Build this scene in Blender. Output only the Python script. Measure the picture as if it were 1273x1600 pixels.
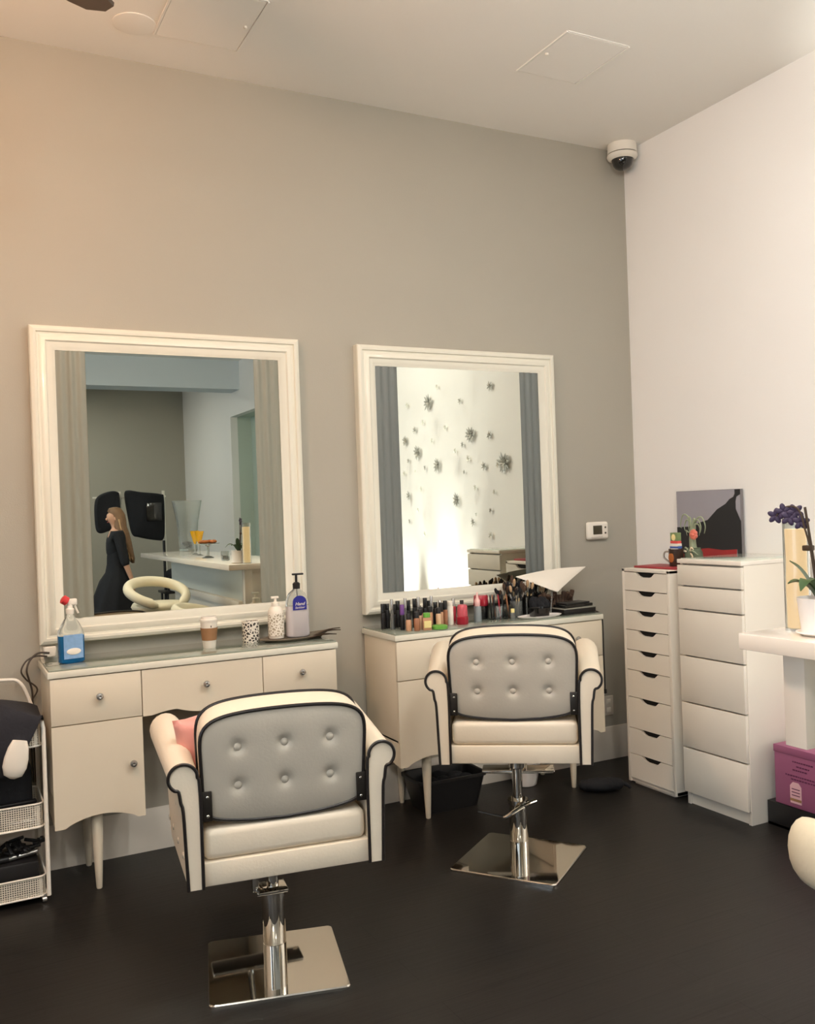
import bpy, bmesh, math, random
from mathutils import Vector, Matrix
random.seed(7)
PI = math.pi
for o in list(bpy.data.objects): bpy.data.objects.remove(o)
S = bpy.context.scene
COL = S.collection
# ------------------------------------------------------------------ camera, world, lights, exposure
cam_d = bpy.data.cameras.new('camera'); cam = bpy.data.objects.new('camera', cam_d); COL.objects.link(cam)
S.camera = cam
YAW, PITCH, ROLL, FPX = math.radians(27.351453), math.radians(-0.1937316), math.radians(-2.0121537), 1432.84957
f_ = Vector((math.sin(YAW)*math.cos(PITCH), math.cos(YAW)*math.cos(PITCH), math.sin(PITCH)))
r_ = Vector((math.cos(YAW), -math.sin(YAW), 0)); u_ = r_.cross(f_)
r2 = math.cos(ROLL)*r_ + math.sin(ROLL)*u_; u2 = -math.sin(ROLL)*r_ + math.cos(ROLL)*u_
M = Matrix((r2, u2, -f_)).transposed().to_4x4(); M.translation = Vector((-3.7846016, -4.30675458, 1.52302059))
cam.matrix_world = M
cam_d.sensor_fit = 'VERTICAL'; cam_d.sensor_height = 32.0; cam_d.lens = FPX/1600*32.0
cam_d.clip_start = .05
S.view_settings.view_transform = 'Standard'; S.view_settings.look = 'None'
S.view_settings.gamma = 1; S.view_settings.use_curve_mapping = False
S.view_settings.exposure = 0.70
S.cycles.max_bounces = 10; S.cycles.diffuse_bounces = 6; S.cycles.glossy_bounces = 6
S.cycles.transmission_bounces = 8; S.cycles.transparent_max_bounces = 10
S.cycles.caustics_reflective = False; S.cycles.caustics_refractive = False
S.cycles.sample_clamp_indirect = 6
W = bpy.data.worlds.new('world'); S.world = W; W.use_nodes = True
W.node_tree.nodes['Background'].inputs[0].default_value = (.62, .78, 1, 1)
W.node_tree.nodes['Background'].inputs[1].default_value = 1.0
def lamp(name, kind, loc, power, color, target=None, **kw):
    d = bpy.data.lights.new(name, kind); d.energy = power; d.color = color
    for k, v in kw.items(): setattr(d, k, v)
    o = bpy.data.objects.new(name, d); COL.objects.link(o); o.location = loc
    if target is not None: o.rotation_euler = (Vector(target)-Vector(loc)).to_track_quat('-Z', 'Y').to_euler()
    return o
CEIL = 3.63
WARM = (1, .80, .58); NEUT = (1, .98, .93); COOL = (.72, .86, 1)
DOWN = [(-2.9, -2.5), (-1.15, -2.6), (-4.8, -3.2), (-2.9, -4.9), (-4.9, -5.9), (-3.2, -9.6), (-1.9, -9.5)]  # unseen ceiling downlights, added to light the room and its far walls
DPOW = [11, 7, 10, 15, 20, 20, 15]
for (x, y), pw in zip(DOWN, DPOW):
    lamp('fill_lamp', 'AREA', (x, y, CEIL-.03), pw, NEUT, (x, y, 0), shape='DISK', size=.16)
# daylight just outside the shop window in the left wall
lamp('window_daylight', 'AREA', (-6.75, -5.4, 1.75), 52, COOL, (0, -5.0, 1.2), shape='RECTANGLE', size=4.2, size_y=2.3)
FAN = Vector((-3.90, -1.70, 3.2))
FILL_GLOBES = [(-1.9, -2.75, 3.27), (-4.6, -4.7, 3.2)]  # unseen globes added behind the viewer to throw light up at the ceiling
UPL = [(-.16, -2.20), (-.16, -2.52), (-.16, -3.12)]
for x, y in UPL:
    lamp('uplight_lamp', 'SPOT', (x, y, .16), 170, (1, .99, .93), (-.0, y, .98), spot_size=math.radians(40), spot_blend=.75, shadow_soft_size=.03)

# ------------------------------------------------------------------ materials
MATS = {}
def srgb(c):
    return tuple(((v/255)/12.92 if v/255 <= .04045 else ((v/255+.055)/1.055)**2.4) for v in c)
def mat(name, rgb, rough=.5, metal=0, coat=0, trans=0, noise=0, nscale=8, bump=0, bscale=60, alpha=None, emit=None, estr=0, ior=1.45, spec=.5, sheen=0):
    m = bpy.data.materials.new(name); m.use_nodes = True; nt = m.node_tree; b = nt.nodes['Principled BSDF']
    c = srgb(rgb)
    b.inputs['Base Color'].default_value = (*c, 1); b.inputs['Roughness'].default_value = rough
    b.inputs['Metallic'].default_value = metal; b.inputs['Coat Weight'].default_value = coat
    b.inputs['Transmission Weight'].default_value = trans; b.inputs['IOR'].default_value = ior
    b.inputs['Specular IOR Level'].default_value = spec; b.inputs['Coat Roughness'].default_value = .04
    if sheen: b.inputs['Sheen Weight'].default_value = sheen
    if emit: b.inputs['Emission Color'].default_value = (*srgb(emit), 1); b.inputs['Emission Strength'].default_value = estr
    tc = nt.nodes.new('ShaderNodeTexCoord')
    if noise:
        n = nt.nodes.new('ShaderNodeTexNoise'); n.inputs['Scale'].default_value = nscale; n.inputs['Detail'].default_value = 4
        nt.links.new(tc.outputs['Object'], n.inputs['Vector'])
        r = nt.nodes.new('ShaderNodeMapRange'); r.inputs['To Min'].default_value = 1-noise; r.inputs['To Max'].default_value = 1+noise
        nt.links.new(n.outputs['Fac'], r.inputs['Value'])
        mx = nt.nodes.new('ShaderNodeVectorMath'); mx.operation = 'SCALE'; mx.inputs[0].default_value = c
        nt.links.new(r.outputs[0], mx.inputs['Scale']); nt.links.new(mx.outputs[0], b.inputs['Base Color'])
    if bump:
        n = nt.nodes.new('ShaderNodeTexNoise'); n.inputs['Scale'].default_value = bscale; n.inputs['Detail'].default_value = 3
        nt.links.new(tc.outputs['Object'], n.inputs['Vector'])
        bp = nt.nodes.new('ShaderNodeBump'); bp.inputs['Strength'].default_value = bump; bp.inputs['Distance'].default_value = .01
        nt.links.new(n.outputs['Fac'], bp.inputs['Height']); nt.links.new(bp.outputs[0], b.inputs['Normal'])
    MATS[name] = m
    return m
mat('grey_paint', (170, 166, 154), .75, noise=.015, nscale=2, bump=.06, bscale=150)
mat('white_paint', (243, 241, 238), .75, noise=.01, nscale=2, bump=.05, bscale=150)
mat('ceiling_paint', (240, 238, 233), .85, noise=.01, nscale=2, bump=.05, bscale=120)
mat('beam_paint', (212, 222, 228), .7, noise=.01)
mat('trim_paint', (214, 207, 196), .4, noise=.01)
mat('frame_white', (228, 226, 212), .35, noise=.01, nscale=5, coat=.15)
mat('vanity_white', (224, 214, 194), .35, noise=.012, nscale=6, coat=.1)
mat('cabinet_white', (228, 221, 208), .45, noise=.01, nscale=6)
mat('gloss_white', (240, 232, 220), .18, noise=.005, coat=.4)
mat('glass_top', (138, 146, 134), .06, coat=.7, noise=.03, nscale=3)
mat('chest_glass_top', (206, 214, 202), .1, coat=.5, noise=.01)
mat('mirror', (214, 218, 208), .0, metal=1)
mat('strip_glass', (136, 138, 126), .42, coat=.08, noise=.03, nscale=3)
mat('strip_clip', (146, 150, 138), .4)
mat('mirror_strip_dark', (112, 118, 116), .36, coat=.12, noise=.03, nscale=3)
mat('leather', (226, 214, 194), .38, noise=.02, nscale=5, bump=.05, bscale=120)
mat('leather_shaded', (186, 179, 166), .36, noise=.02, nscale=5, bump=.05, bscale=120)  # shaded copy of leather: the shade on rear faces is in the colour
mat('piping', (30, 26, 25), .35)
mat('chrome', (214, 210, 202), .05, metal=1, noise=.01)
mat('dark_metal', (58, 54, 50), .4, metal=.7)
mat('black_plastic', (26, 25, 26), .4, noise=.05)
mat('black_fabric', (24, 25, 29), .9, noise=.1, nscale=30, bump=.3)
mat('navy_fabric', (40, 40, 46), .95, noise=.1, nscale=30, bump=.3)
mat('recess_shade', (14, 12, 11), .9)
mat('white_plastic', (238, 233, 222), .35, noise=.01)
mat('screen_grey', (70, 66, 50), .3)
mat('red_book', (150, 52, 58), .5, noise=.05)
mat('purple_card', (146, 84, 116), .55, noise=.03, nscale=4)
mat('purple_dark', (92, 40, 72), .6)
mat('label_pink', (214, 172, 178), .6)
mat('label_cream', (236, 220, 190), .6)
mat('pillow_pink', (220, 150, 138), .42, noise=.07, nscale=14, bump=.15, bscale=40, sheen=.4)
mat('clear', (245, 248, 246), .02, trans=1, ior=1.3)
mat('clear_thick', (235, 240, 238), .08, trans=.85, ior=1.35)
mat('blue_liquid', (24, 118, 184), .05, trans=.45, ior=1.33)
mat('blue_label', (130, 168, 210), .5, noise=.25, nscale=60)
mat('red_plastic', (214, 62, 66), .4)
mat('royal_label', (42, 44, 140), .45)
mat('milky', (226, 220, 222), .2, trans=.3)
mat('cardboard', (150, 112, 78), .8, noise=.08, nscale=40)
mat('candle_white', (240, 234, 222), .5)
mat('tray_woven', (110, 100, 86), .6, noise=.25, nscale=60)
mat('foundation', (196, 150, 116), .25, coat=.4)
mat('foundation_dark', (160, 108, 78), .25, coat=.4)
mat('foundation_pale', (216, 178, 144), .25, coat=.4)
mat('purple_cap', (112, 70, 140), .35)
mat('yellow_label', (232, 218, 150), .5)
mat('green_compact', (104, 170, 70), .35)
mat('crimson', (160, 26, 46), .3, coat=.3)
mat('pink_red', (196, 84, 96), .3, noise=.3, nscale=60)
mat('grey_liquid', (150, 160, 164), .15, trans=.3)
mat('pale_pink', (236, 190, 186), .4)
mat('brown_bristle', (74, 56, 44), .95, noise=.25, nscale=120)
mat('tan_bristle', (186, 156, 122), .95, noise=.2, nscale=120)
mat('wood_handle', (196, 170, 128), .5)
mat('silver', (190, 188, 184), .25, metal=.9)
mat('palette_grey', (150, 150, 140), .3)
mat('paper_white', (236, 230, 218), .7)
mat('canvas_edge', (120, 116, 118), .8)
mat('leaf_green', (52, 78, 42), .4, noise=.15, nscale=20)
mat('succulent_green', (150, 160, 132), .5, noise=.15, nscale=25)
mat('moss_green', (96, 108, 88), .9, noise=.3, nscale=60)
mat('coral', (226, 128, 110), .5, noise=.1)
mat('stem_brown', (62, 46, 30), .6)
mat('orchid_purple', (54, 40, 68), .5, noise=.2, nscale=40)
mat('pot_white', (240, 236, 232), .3, coat=.3)
mat('vase_glow', (250, 214, 158), .3, emit=(255, 210, 150), estr=.7, noise=.05, nscale=12)
mat('mug_brown', (58, 42, 34), .3, noise=.1)
mat('card_yellow', (238, 220, 160), .6, noise=.04)
mat('card_green', (122, 142, 96), .6)
mat('card_red', (222, 90, 84), .6)
mat('card_blue', (66, 96, 170), .6)
mat('skin', (206, 160, 132), .5, noise=.03)
mat('hair', (124, 94, 66), .6, noise=.3, nscale=30)
mat('hair_tip', (196, 160, 116), .6, noise=.3, nscale=30)
mat('lip', (170, 86, 80), .5); mat('eye_dark', (30, 24, 22), .3)
mat('amber_glass', (232, 176, 30), .15, trans=.3)
mat('pastry', (168, 96, 44), .7, noise=.3, nscale=40)
mat('stool_leather', (226, 216, 190), .4, bump=.1, bscale=80, noise=.02)
mat('fan_blade', (70, 58, 48), .5, noise=.1)
mat('fan_globe', (255, 230, 200), .4, emit=(255, 198, 152), estr=142)
mat('fill_globe_glow', (255, 244, 225), .4, emit=(255, 252, 244), estr=58)
mat('lens_glow', (255, 240, 220), .4, emit=(255, 228, 190), estr=6)
mat('uplight_glass', (255, 245, 225), .4, emit=(255, 240, 210), estr=20)
mat('flower_silver', (176, 175, 167), .4, metal=.2, noise=.1)
mat('flower_white', (222, 222, 212), .4, noise=.05)
mat('panel_glow', (214, 216, 208), .3, noise=.02)
mat('niche_paint', (196, 208, 196), .7)
mat('window_glass', (240, 248, 250), .0, trans=1, ior=1.02)
mat('dome_glass', (34, 33, 32), .08, coat=.6)
mat('cable', (66, 58, 50), .5)
mat('black_gloss', (20, 20, 20), .15, coat=.4)

def nodes_pane():
    m = MATS['window_glass']; nt = m.node_tree; out = [n for n in nt.nodes if n.type == 'OUTPUT_MATERIAL'][0]
    tr = nt.nodes.new('ShaderNodeBsdfTransparent'); gl = nt.nodes.new('ShaderNodeBsdfGlossy'); gl.inputs['Roughness'].default_value = 0
    fr = nt.nodes.new('ShaderNodeFresnel'); mx = nt.nodes.new('ShaderNodeMixShader')
    nt.links.new(fr.outputs[0], mx.inputs[0]); nt.links.new(tr.outputs[0], mx.inputs[1]); nt.links.new(gl.outputs[0], mx.inputs[2]); nt.links.new(mx.outputs[0], out.inputs['Surface'])
nodes_pane()
def nodes_floor():
    m = bpy.data.materials.new('dark_plank'); m.use_nodes = True; nt = m.node_tree; b = nt.nodes['Principled BSDF']
    N = nt.nodes.new; L = nt.links.new
    tc = N('ShaderNodeTexCoord')
    br = N('ShaderNodeTexBrick'); br.inputs['Scale'].default_value = 1; br.inputs['Brick Width'].default_value = 1.22; br.inputs['Row Height'].default_value = .152
    br.inputs['Mortar Size'].default_value = .0018; br.offset = .37
    br.inputs['Color1'].default_value = (*srgb((33, 30, 28)), 1); br.inputs['Color2'].default_value = (*srgb((32, 30, 28)), 1)
    br.inputs['Mortar'].default_value = (*srgb((18, 16, 15)), 1)
    L(tc.outputs['Object'], br.inputs['Vector'])
    mp = N('ShaderNodeMapping'); mp.inputs['Scale'].default_value = (2.2, 34, 1); L(tc.outputs['Object'], mp.inputs['Vector'])
    n = N('ShaderNodeTexNoise'); n.inputs['Scale'].default_value = 2; n.inputs['Detail'].default_value = 6; n.inputs['Distortion'].default_value = .6; L(mp.outputs[0], n.inputs['Vector'])
    r = N('ShaderNodeMapRange'); r.inputs['To Min'].default_value = .65; r.inputs['To Max'].default_value = 1.35; L(n.outputs['Fac'], r.inputs['Value'])
    mx = N('ShaderNodeVectorMath'); mx.operation = 'SCALE'; L(br.outputs['Color'], mx.inputs[0]); L(r.outputs[0], mx.inputs['Scale']); L(mx.outputs[0], b.inputs['Base Color'])
    b.inputs['Roughness'].default_value = .42; b.inputs['Specular IOR Level'].default_value = .26
    bp = N('ShaderNodeBump'); bp.inputs['Strength'].default_value = .12; bp.inputs['Distance'].default_value = .004; L(n.outputs['Fac'], bp.inputs['Height']); L(bp.outputs[0], b.inputs['Normal'])
    MATS['floor'] = m
nodes_floor()
def nodes_mesh():   # white perforated sheet steel
    m = bpy.data.materials.new('perforated_steel'); m.use_nodes = True; nt = m.node_tree; b = nt.nodes['Principled BSDF']
    N = nt.nodes.new; L = nt.links.new
    b.inputs['Base Color'].default_value = (*srgb((226, 220, 206)), 1); b.inputs['Roughness'].default_value = .4
    tc = N('ShaderNodeTexCoord'); v = N('ShaderNodeTexVoronoi'); v.inputs['Scale'].default_value = 115; v.inputs['Randomness'].default_value = 0
    v.voronoi_dimensions = '3D'
    L(tc.outputs['Object'], v.inputs['Vector'])
    g = N('ShaderNodeMath'); g.operation = 'GREATER_THAN'; g.inputs[1].default_value = .43; L(v.outputs['Distance'], g.inputs[0])
    L(g.outputs[0], b.inputs['Alpha']); MATS['perforated'] = m
nodes_mesh()
def nodes_filigree():   # white shell with irregular cut-outs
    m = bpy.data.materials.new('filigree'); m.use_nodes = True; nt = m.node_tree; b = nt.nodes['Principled BSDF']
    N = nt.nodes.new; L = nt.links.new
    b.inputs['Roughness'].default_value = .4
    tc = N('ShaderNodeTexCoord'); v = N('ShaderNodeTexVoronoi'); v.inputs['Scale'].default_value = 70; v.feature = 'DISTANCE_TO_EDGE'
    L(tc.outputs['Object'], v.inputs['Vector'])
    cr = N('ShaderNodeValToRGB'); cr.color_ramp.elements[0].position = .12; cr.color_ramp.elements[1].position = .18
    cr.color_ramp.elements[0].color = (*srgb((240, 234, 222)), 1); cr.color_ramp.elements[1].color = (*srgb((58, 54, 50)), 1)
    L(v.outputs['Distance'], cr.inputs[0]); L(cr.outputs[0], b.inputs['Base Color']); MATS['filigree'] = m
    m2 = m.copy(); m2.name = 'filigree_pale'; e = [n for n in m2.node_tree.nodes if n.type == 'VALTORGB'][0]
    e.color_ramp.elements[1].color = (*srgb((176, 164, 142)), 1); MATS['filigree_pale'] = m2
nodes_filigree()

# ------------------------------------------------------------------ mesh helpers
class G:
    def __init__(s): s.bm = bmesh.new()
    def _xf(s, vs, mtx):
        if mtx is not None: bmesh.ops.transform(s.bm, matrix=mtx, verts=vs)
    def box(s, x0, x1, y0, y1, z0, z1, r=0, seg=2, mtx=None):
        vs = bmesh.ops.create_cube(s.bm, size=1)['verts']
        bmesh.ops.transform(s.bm, verts=vs, matrix=Matrix.Translation(((x0+x1)/2, (y0+y1)/2, (z0+z1)/2)) @ Matrix.Diagonal((abs(x1-x0), abs(y1-y0), abs(z1-z0), 1)))
        if r:
            es = list({e for v in vs for e in v.link_edges})
            res = bmesh.ops.bevel(s.bm, geom=es, offset=r, segments=seg, profile=.5, affect='EDGES')
            vs = list({v for f in res['faces'] for v in f.verts} | {v for v in vs if v.is_valid})
        s._xf(vs, mtx); return s
    def loft(s, rings, closed=True, cap0=True, cap1=True, loop=False, mtx=None):
        R = [[s.bm.verts.new(p) for p in ring] for ring in rings]
        n = len(R[0]); K = len(R)
        for i in range(K if loop else K-1):
            a, b = R[i], R[(i+1) % K]
            for j in range(n if closed else n-1):
                k = (j+1) % n
                try: s.bm.faces.new((a[j], a[k], b[k], b[j]))
                except ValueError: pass
        if closed and not loop:
            if cap0: s.bm.faces.new(R[0][::-1])
            if cap1: s.bm.faces.new(R[-1])
        s._xf([v for r in R for v in r], mtx); return s
    def lathe(s, prof, cx=0, cy=0, n=24, mtx=None, cap=True, sx=1, sy=1):
        rings = [[(cx+max(r, 1e-4)*math.cos(2*PI*j/n)*sx, cy+max(r, 1e-4)*math.sin(2*PI*j/n)*sy, z) for j in range(n)] for r, z in prof]
        return s.loft(rings, cap0=cap, cap1=cap, mtx=mtx)
    def prism(s, poly, a, b, axis='y', mtx=None):   # poly in the other two axes
        def P(u, v, w):
            return {'y': (u, w, v), 'x': (w, u, v), 'z': (u, v, w)}[axis]
        A = [s.bm.verts.new(P(u, v, a)) for u, v in poly]; B = [s.bm.verts.new(P(u, v, b)) for u, v in poly]
        n = len(poly)
        for j in range(n): s.bm.faces.new((A[j], A[(j+1) % n], B[(j+1) % n], B[j]))
        f1 = s.bm.faces.new(A[::-1]); f2 = s.bm.faces.new(B)
        s._xf(A+B, mtx)
        return s
    def tube(s, pts, r, n=10, closed=False, smooth=0, cap=True, mtx=None):
        P = [Vector(p) for p in pts]
        if smooth: P = catmull(P, smooth, closed)
        K = len(P); rr = r if callable(r) else (lambda t: r)
        rings = []; up = None
        for i in range(K):
            if closed: t = P[(i+1) % K]-P[i-1]
            else: t = P[min(i+1, K-1)]-P[max(i-1, 0)]
            if t.length < 1e-9: t = Vector((0, 0, 1))
            t.normalize()
            if up is None:
                up = t.orthogonal().normalized()
            up = (up - t*up.dot(t)); up.normalize() if up.length > 1e-6 else None
            b = t.cross(up); q = rr(i/(K-1))
            rings.append([tuple(P[i]+up*math.cos(2*PI*j/n)*q+b*math.sin(2*PI*j/n)*q) for j in range(n)])
        return s.loft(rings, loop=closed, cap0=cap, cap1=cap, mtx=mtx)
    def ball(s, c, rx, ry=None, rz=None, u=16, v=10, mtx=None):
        ry = rx if ry is None else ry; rz = rx if rz is None else rz
        vs = bmesh.ops.create_uvsphere(s.bm, u_segments=u, v_segments=v, radius=1)['verts']
        bmesh.ops.transform(s.bm, verts=vs, matrix=Matrix.Translation(c) @ Matrix.Diagonal((rx, ry, rz, 1)))
        s._xf(vs, mtx); return s
    def cyl(s, a, b, r, n=16): return s.tube([a, b], r, n)
def catmull(P, k, closed=False):
    out = []; n = len(P)
    rng = range(n if closed else n-1)
    for i in rng:
        p0 = P[(i-1) % n] if closed or i > 0 else P[0]; p1 = P[i]; p2 = P[(i+1) % n]; p3 = P[(i+2) % n] if closed or i+2 < n else P[-1]
        for j in range(k):
            t = j/k
            out.append(.5*((2*p1)+(p2-p0)*t+(2*p0-5*p1+4*p2-p3)*t*t+(3*p1-p0-3*p2+p3)*t**3))
    if not closed: out.append(P[-1])
    return out
def obj(name, g, m, parent=None, loc=None, rot=None, ang=35, smooth=True):
    me = bpy.data.meshes.new(name)
    bmesh.ops.recalc_face_normals(g.bm, faces=g.bm.faces[:])
    g.bm.to_mesh(me); g.bm.free()
    me.materials.append(MATS[m] if isinstance(m, str) else m)
    if smooth:
        me.shade_smooth(); me.set_sharp_from_angle(angle=math.radians(ang))
    o = bpy.data.objects.new(name, me); COL.objects.link(o)
    if parent is not None: o.parent = parent
    if loc is not None: o.location = loc
    if rot is not None: o.rotation_euler = rot
    return o
def tag(o, label, cat, group=None):
    o['label'] = label; o['category'] = cat
    if group: o['group'] = group
    return o
def thing(name, label, cat, loc=(0, 0, 0), rz=0, group=None):
    o = bpy.data.objects.new(name, None); COL.objects.link(o); o.empty_display_size = .1
    o.location = loc; o.rotation_euler = (0, 0, rz)
    return tag(o, label, cat, group)
def struct(name, g, m, parent=None, **k):
    o = obj(name, g, m, parent, **k)
    if parent is None: o['kind'] = 'structure'
    return o
def text_mesh(name, body, size, m, parent, loc, rot, extrude=.0006, shear=0):
    cu = bpy.data.curves.new(name, 'FONT'); cu.body = body; cu.size = size; cu.extrude = extrude; cu.align_x = 'CENTER'; cu.align_y = 'CENTER'; cu.shear = shear
    t = bpy.data.objects.new(name+'_src', cu); COL.objects.link(t)
    bpy.context.view_layer.update()
    me = bpy.data.meshes.new_from_object(t.evaluated_get(bpy.context.evaluated_depsgraph_get()))
    bpy.data.objects.remove(t); me.materials.clear(); me.materials.append(MATS[m])
    o = bpy.data.objects.new(name, me); COL.objects.link(o); o.parent = parent; o.location = loc; o.rotation_euler = rot
    return o
def copy_tree(o, parent=None):
    c = o.copy(); COL.objects.link(c)
    if parent is not None: c.parent = parent
    for ch in list(o.children): copy_tree(ch, c)
    return c

# ------------------------------------------------------------------ room shell
XL, YB = -6.6, -11.15
struct('floor', G().box(XL, 0, YB, 0, -.05, 0), 'floor')
struct('ceiling', G().box(XL-.1, .1, YB-.1, .1, CEIL, CEIL+.08), 'ceiling_paint')
struct('wall_back', G().box(XL-.1, .1, 0, .1, -.05, CEIL), 'grey_paint')
struct('wall_front', G().box(XL-.1, .1, YB-.1, YB, -.05, CEIL), 'grey_paint')
g = G(); g.box(0, .1, -6.0, 0, -.05, CEIL); g.box(0, .1, YB, -8.43, -.05, CEIL); g.box(0, .1, -8.43, -6.0, 2.91, CEIL)
struct('wall_right', g, 'white_paint')
g = G(); g.box(.3, .34, -8.6, -5.9, -.05, 3.0); g.box(.1, .3, -6.0, -5.96, -.05, 2.95); g.box(.1, .3, -8.47, -8.43, -.05, 2.95); g.box(.1, .3, -8.47, -5.96, 2.91, 2.95); g.box(0, .34, -8.5, -5.9, -.05, 0)
struct('trim_1', g, 'niche_paint')
g = G(); g.box(XL-.1, XL, -3.3, 0, -.05, CEIL); g.box(XL-.1, XL, YB, -7.5, -.05, CEIL); g.box(XL-.1, XL, -7.5, -3.3, -.05, .6); g.box(XL-.1, XL, -7.5, -3.3, 2.9, CEIL)
struct('wall_left', g, 'white_paint')
g = G()
for y in (-7.5, -6.1, -4.7, -3.35): g.box(XL-.08, XL-.03, y, y+.05, .6, 2.9)
g.box(XL-.08, XL-.03, -7.5, -3.3, .6, .65); g.box(XL-.08, XL-.03, -7.5, -3.3, 2.85, 2.9)
wf = struct('window_1', g, 'trim_paint')
obj('window_pane', G().box(XL-.06, XL-.055, -7.5, -3.3, .6, 2.9), 'window_glass', wf)
struct('trim_2', G().box(XL, 0, -8.35, -7.95, 3.24, CEIL), 'beam_paint')
def baseboard(name, pts):
    g = G()
    x0, x1 = pts
    prof = [(0, 0), (-.018, 0), (-.018, .15), (-.012, .165), (-.010, .178), (-.004, .19), (0, .19)]
    g.loft([[(x, y, z) for y, z in prof] for x in (x0, x1)])
    return struct(name, g, 'trim_paint')
baseboard('baseboard_back', (XL, 0))
g = G(); prof = [(0, 0), (-.018, 0), (-.018, .15), (-.012, .165), (-.004, .19), (0, .19)]
g.loft([[(x, y, z) for x, z in prof] for y in (0, -6.0)]); struct('baseboard_right', g, 'trim_paint')
g = G(); g.loft([[(XL-x, y, z) for x, z in prof] for y in (0, YB)]); struct('baseboard_left', g, 'trim_paint')

# ceiling fittings
def hatch(name, x0, x1, y0, y1, label):
    t = thing(name, label, 'access panel', ((x0+x1)/2, (y0+y1)/2, CEIL))
    a, b = (x1-x0)/2, (y1-y0)/2
    obj('panel', G().box(-a+.006, a-.006, -b+.006, b-.006, -.004, 0), 'ceiling_paint', t)
    g = G()
    g.box(-a-.006, -a+.002, -b, b, -.006, 0); g.box(a-.002, a+.006, -b, b, -.006, 0); g.box(-a, a, b-.001, b+.004, -.003, 0); g.box(-a, a, -b-.004, -b+.001, -.003, 0)
    obj('frame', g, 'ceiling_paint', t)
    obj('latch', G().lathe([(.008, 0), (.008, -.012), (.004, -.014)]), 'white_plastic', t, loc=(a-.03 if x0 < -2 else -a+.03, 0, 0))
    return t
hatch('access_panel', -2.86, -2.49, -.72, -.28, 'white square ceiling access panel beside the round cover plate, near the left')
hatch('access_panel', -1.20, -.85, -1.03, -.63, 'white square ceiling access panel nearer the security camera')
t = thing('ceiling_cover_plate', 'round white cover plate on the ceiling beside the left access panel', 'cover plate', (-2.955, -.33, CEIL))
obj('plate', G().lathe([(.09, 0), (.09, -.003), (.08, -.005), (.001, -.005)], n=40), 'ceiling_paint', t)
for i, (x, y) in enumerate(DOWN):
    t = thing('fill_downlight', 'unseen round white downlight added in the ceiling to light the room', 'ceiling light', (x, y, CEIL), group='added downlights in the ceiling')
    obj('trim_ring', G().lathe([(.11, 0), (.11, -.006), (.095, -.012), (.088, -.004), (.088, 0)], n=32, cap=False), 'white_plastic', t)
    obj('lens', G().lathe([(.088, -.001), (.088, -.004), (.001, -.004)], n=32), 'lens_glow', t)
# ceiling fan, one blade tip reaches into the frame
t = thing('ceiling_fan', 'dark brown blade of a ceiling fan at the top left corner', 'ceiling fan', FAN)
obj('downrod', G().cyl((0, 0, .1), (0, 0, CEIL-FAN.z), .014), 'dark_metal', t)
obj('canopy', G().lathe([(.02, CEIL-FAN.z-.09), (.06, CEIL-FAN.z-.04), (.075, CEIL-FAN.z)]), 'dark_metal', t)
obj('motor_housing', G().lathe([(.03, -.08), (.09, -.07), (.12, -.02), (.12, .04), (.08, .10), (.02, .12)], n=32), 'dark_metal', t)
gl = obj('glass_globe', G().lathe([(.03, -.08), (.085, -.12), (.1, -.17), (.085, -.22), (.04, -.25), (.001, -.255)], n=28), 'fan_globe', t)
gl.visible_shadow = True
for k in range(5):
    a = 2*PI*k/5 + math.radians(37)
    g = G(); out = [(.13, -.03), (.22, -.055), (.55, -.075), (.76, -.078), (.82, -.06), (.845, 0), (.82, .06), (.76, .078), (.55, .075), (.22, .055), (.13, .03)]
    g.prism(out, -.006, .006, 'z', mtx=Matrix.Rotation(a, 4, 'Z') @ Matrix.Rotation(math.radians(10), 4, 'X'))
    obj('blade', g, 'fan_blade', t)
for k, p in enumerate(FILL_GLOBES):
    t = thing('fill_globe', 'unseen opal globe lamp added behind the viewer to brighten the ceiling', 'pendant lamp', p, group='added opal fill globes')
    obj('globe', G().ball((0, 0, 0), .12, u=32, v=20), 'fill_globe_glow', t)
    obj('stem', G().cyl((0, 0, .115), (0, 0, CEIL-p[2]), .008), 'silver', t)
    obj('ceiling_cap', G().lathe([(.02, CEIL-p[2]-.03), (.055, CEIL-p[2]-.02), (.06, CEIL-p[2])]), 'silver', t)
# dome security camera
t = thing('security_camera', 'white dome security camera with a smoked globe, in the ceiling corner', 'security camera', (-.095, -.098, CEIL))
obj('housing', G().lathe([(.084, 0), (.086, -.045), (.087, -.055)], n=40), 'white_plastic', t)
obj('seam_ring', G().lathe([(.083, -.055), (.083, -.060)], n=40), 'dark_metal', t)
obj('trim_ring', G().lathe([(.088, -.060), (.090, -.068), (.084, -.080), (.066, -.090), (.06, -.085)], n=40), 'white_plastic', t)
obj('dome', G().lathe([(.062, -.084), (.061, -.10), (.054, -.122), (.040, -.138), (.02, -.147), (.001, -.149)], n=32), 'dome_glass', t)

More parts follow.
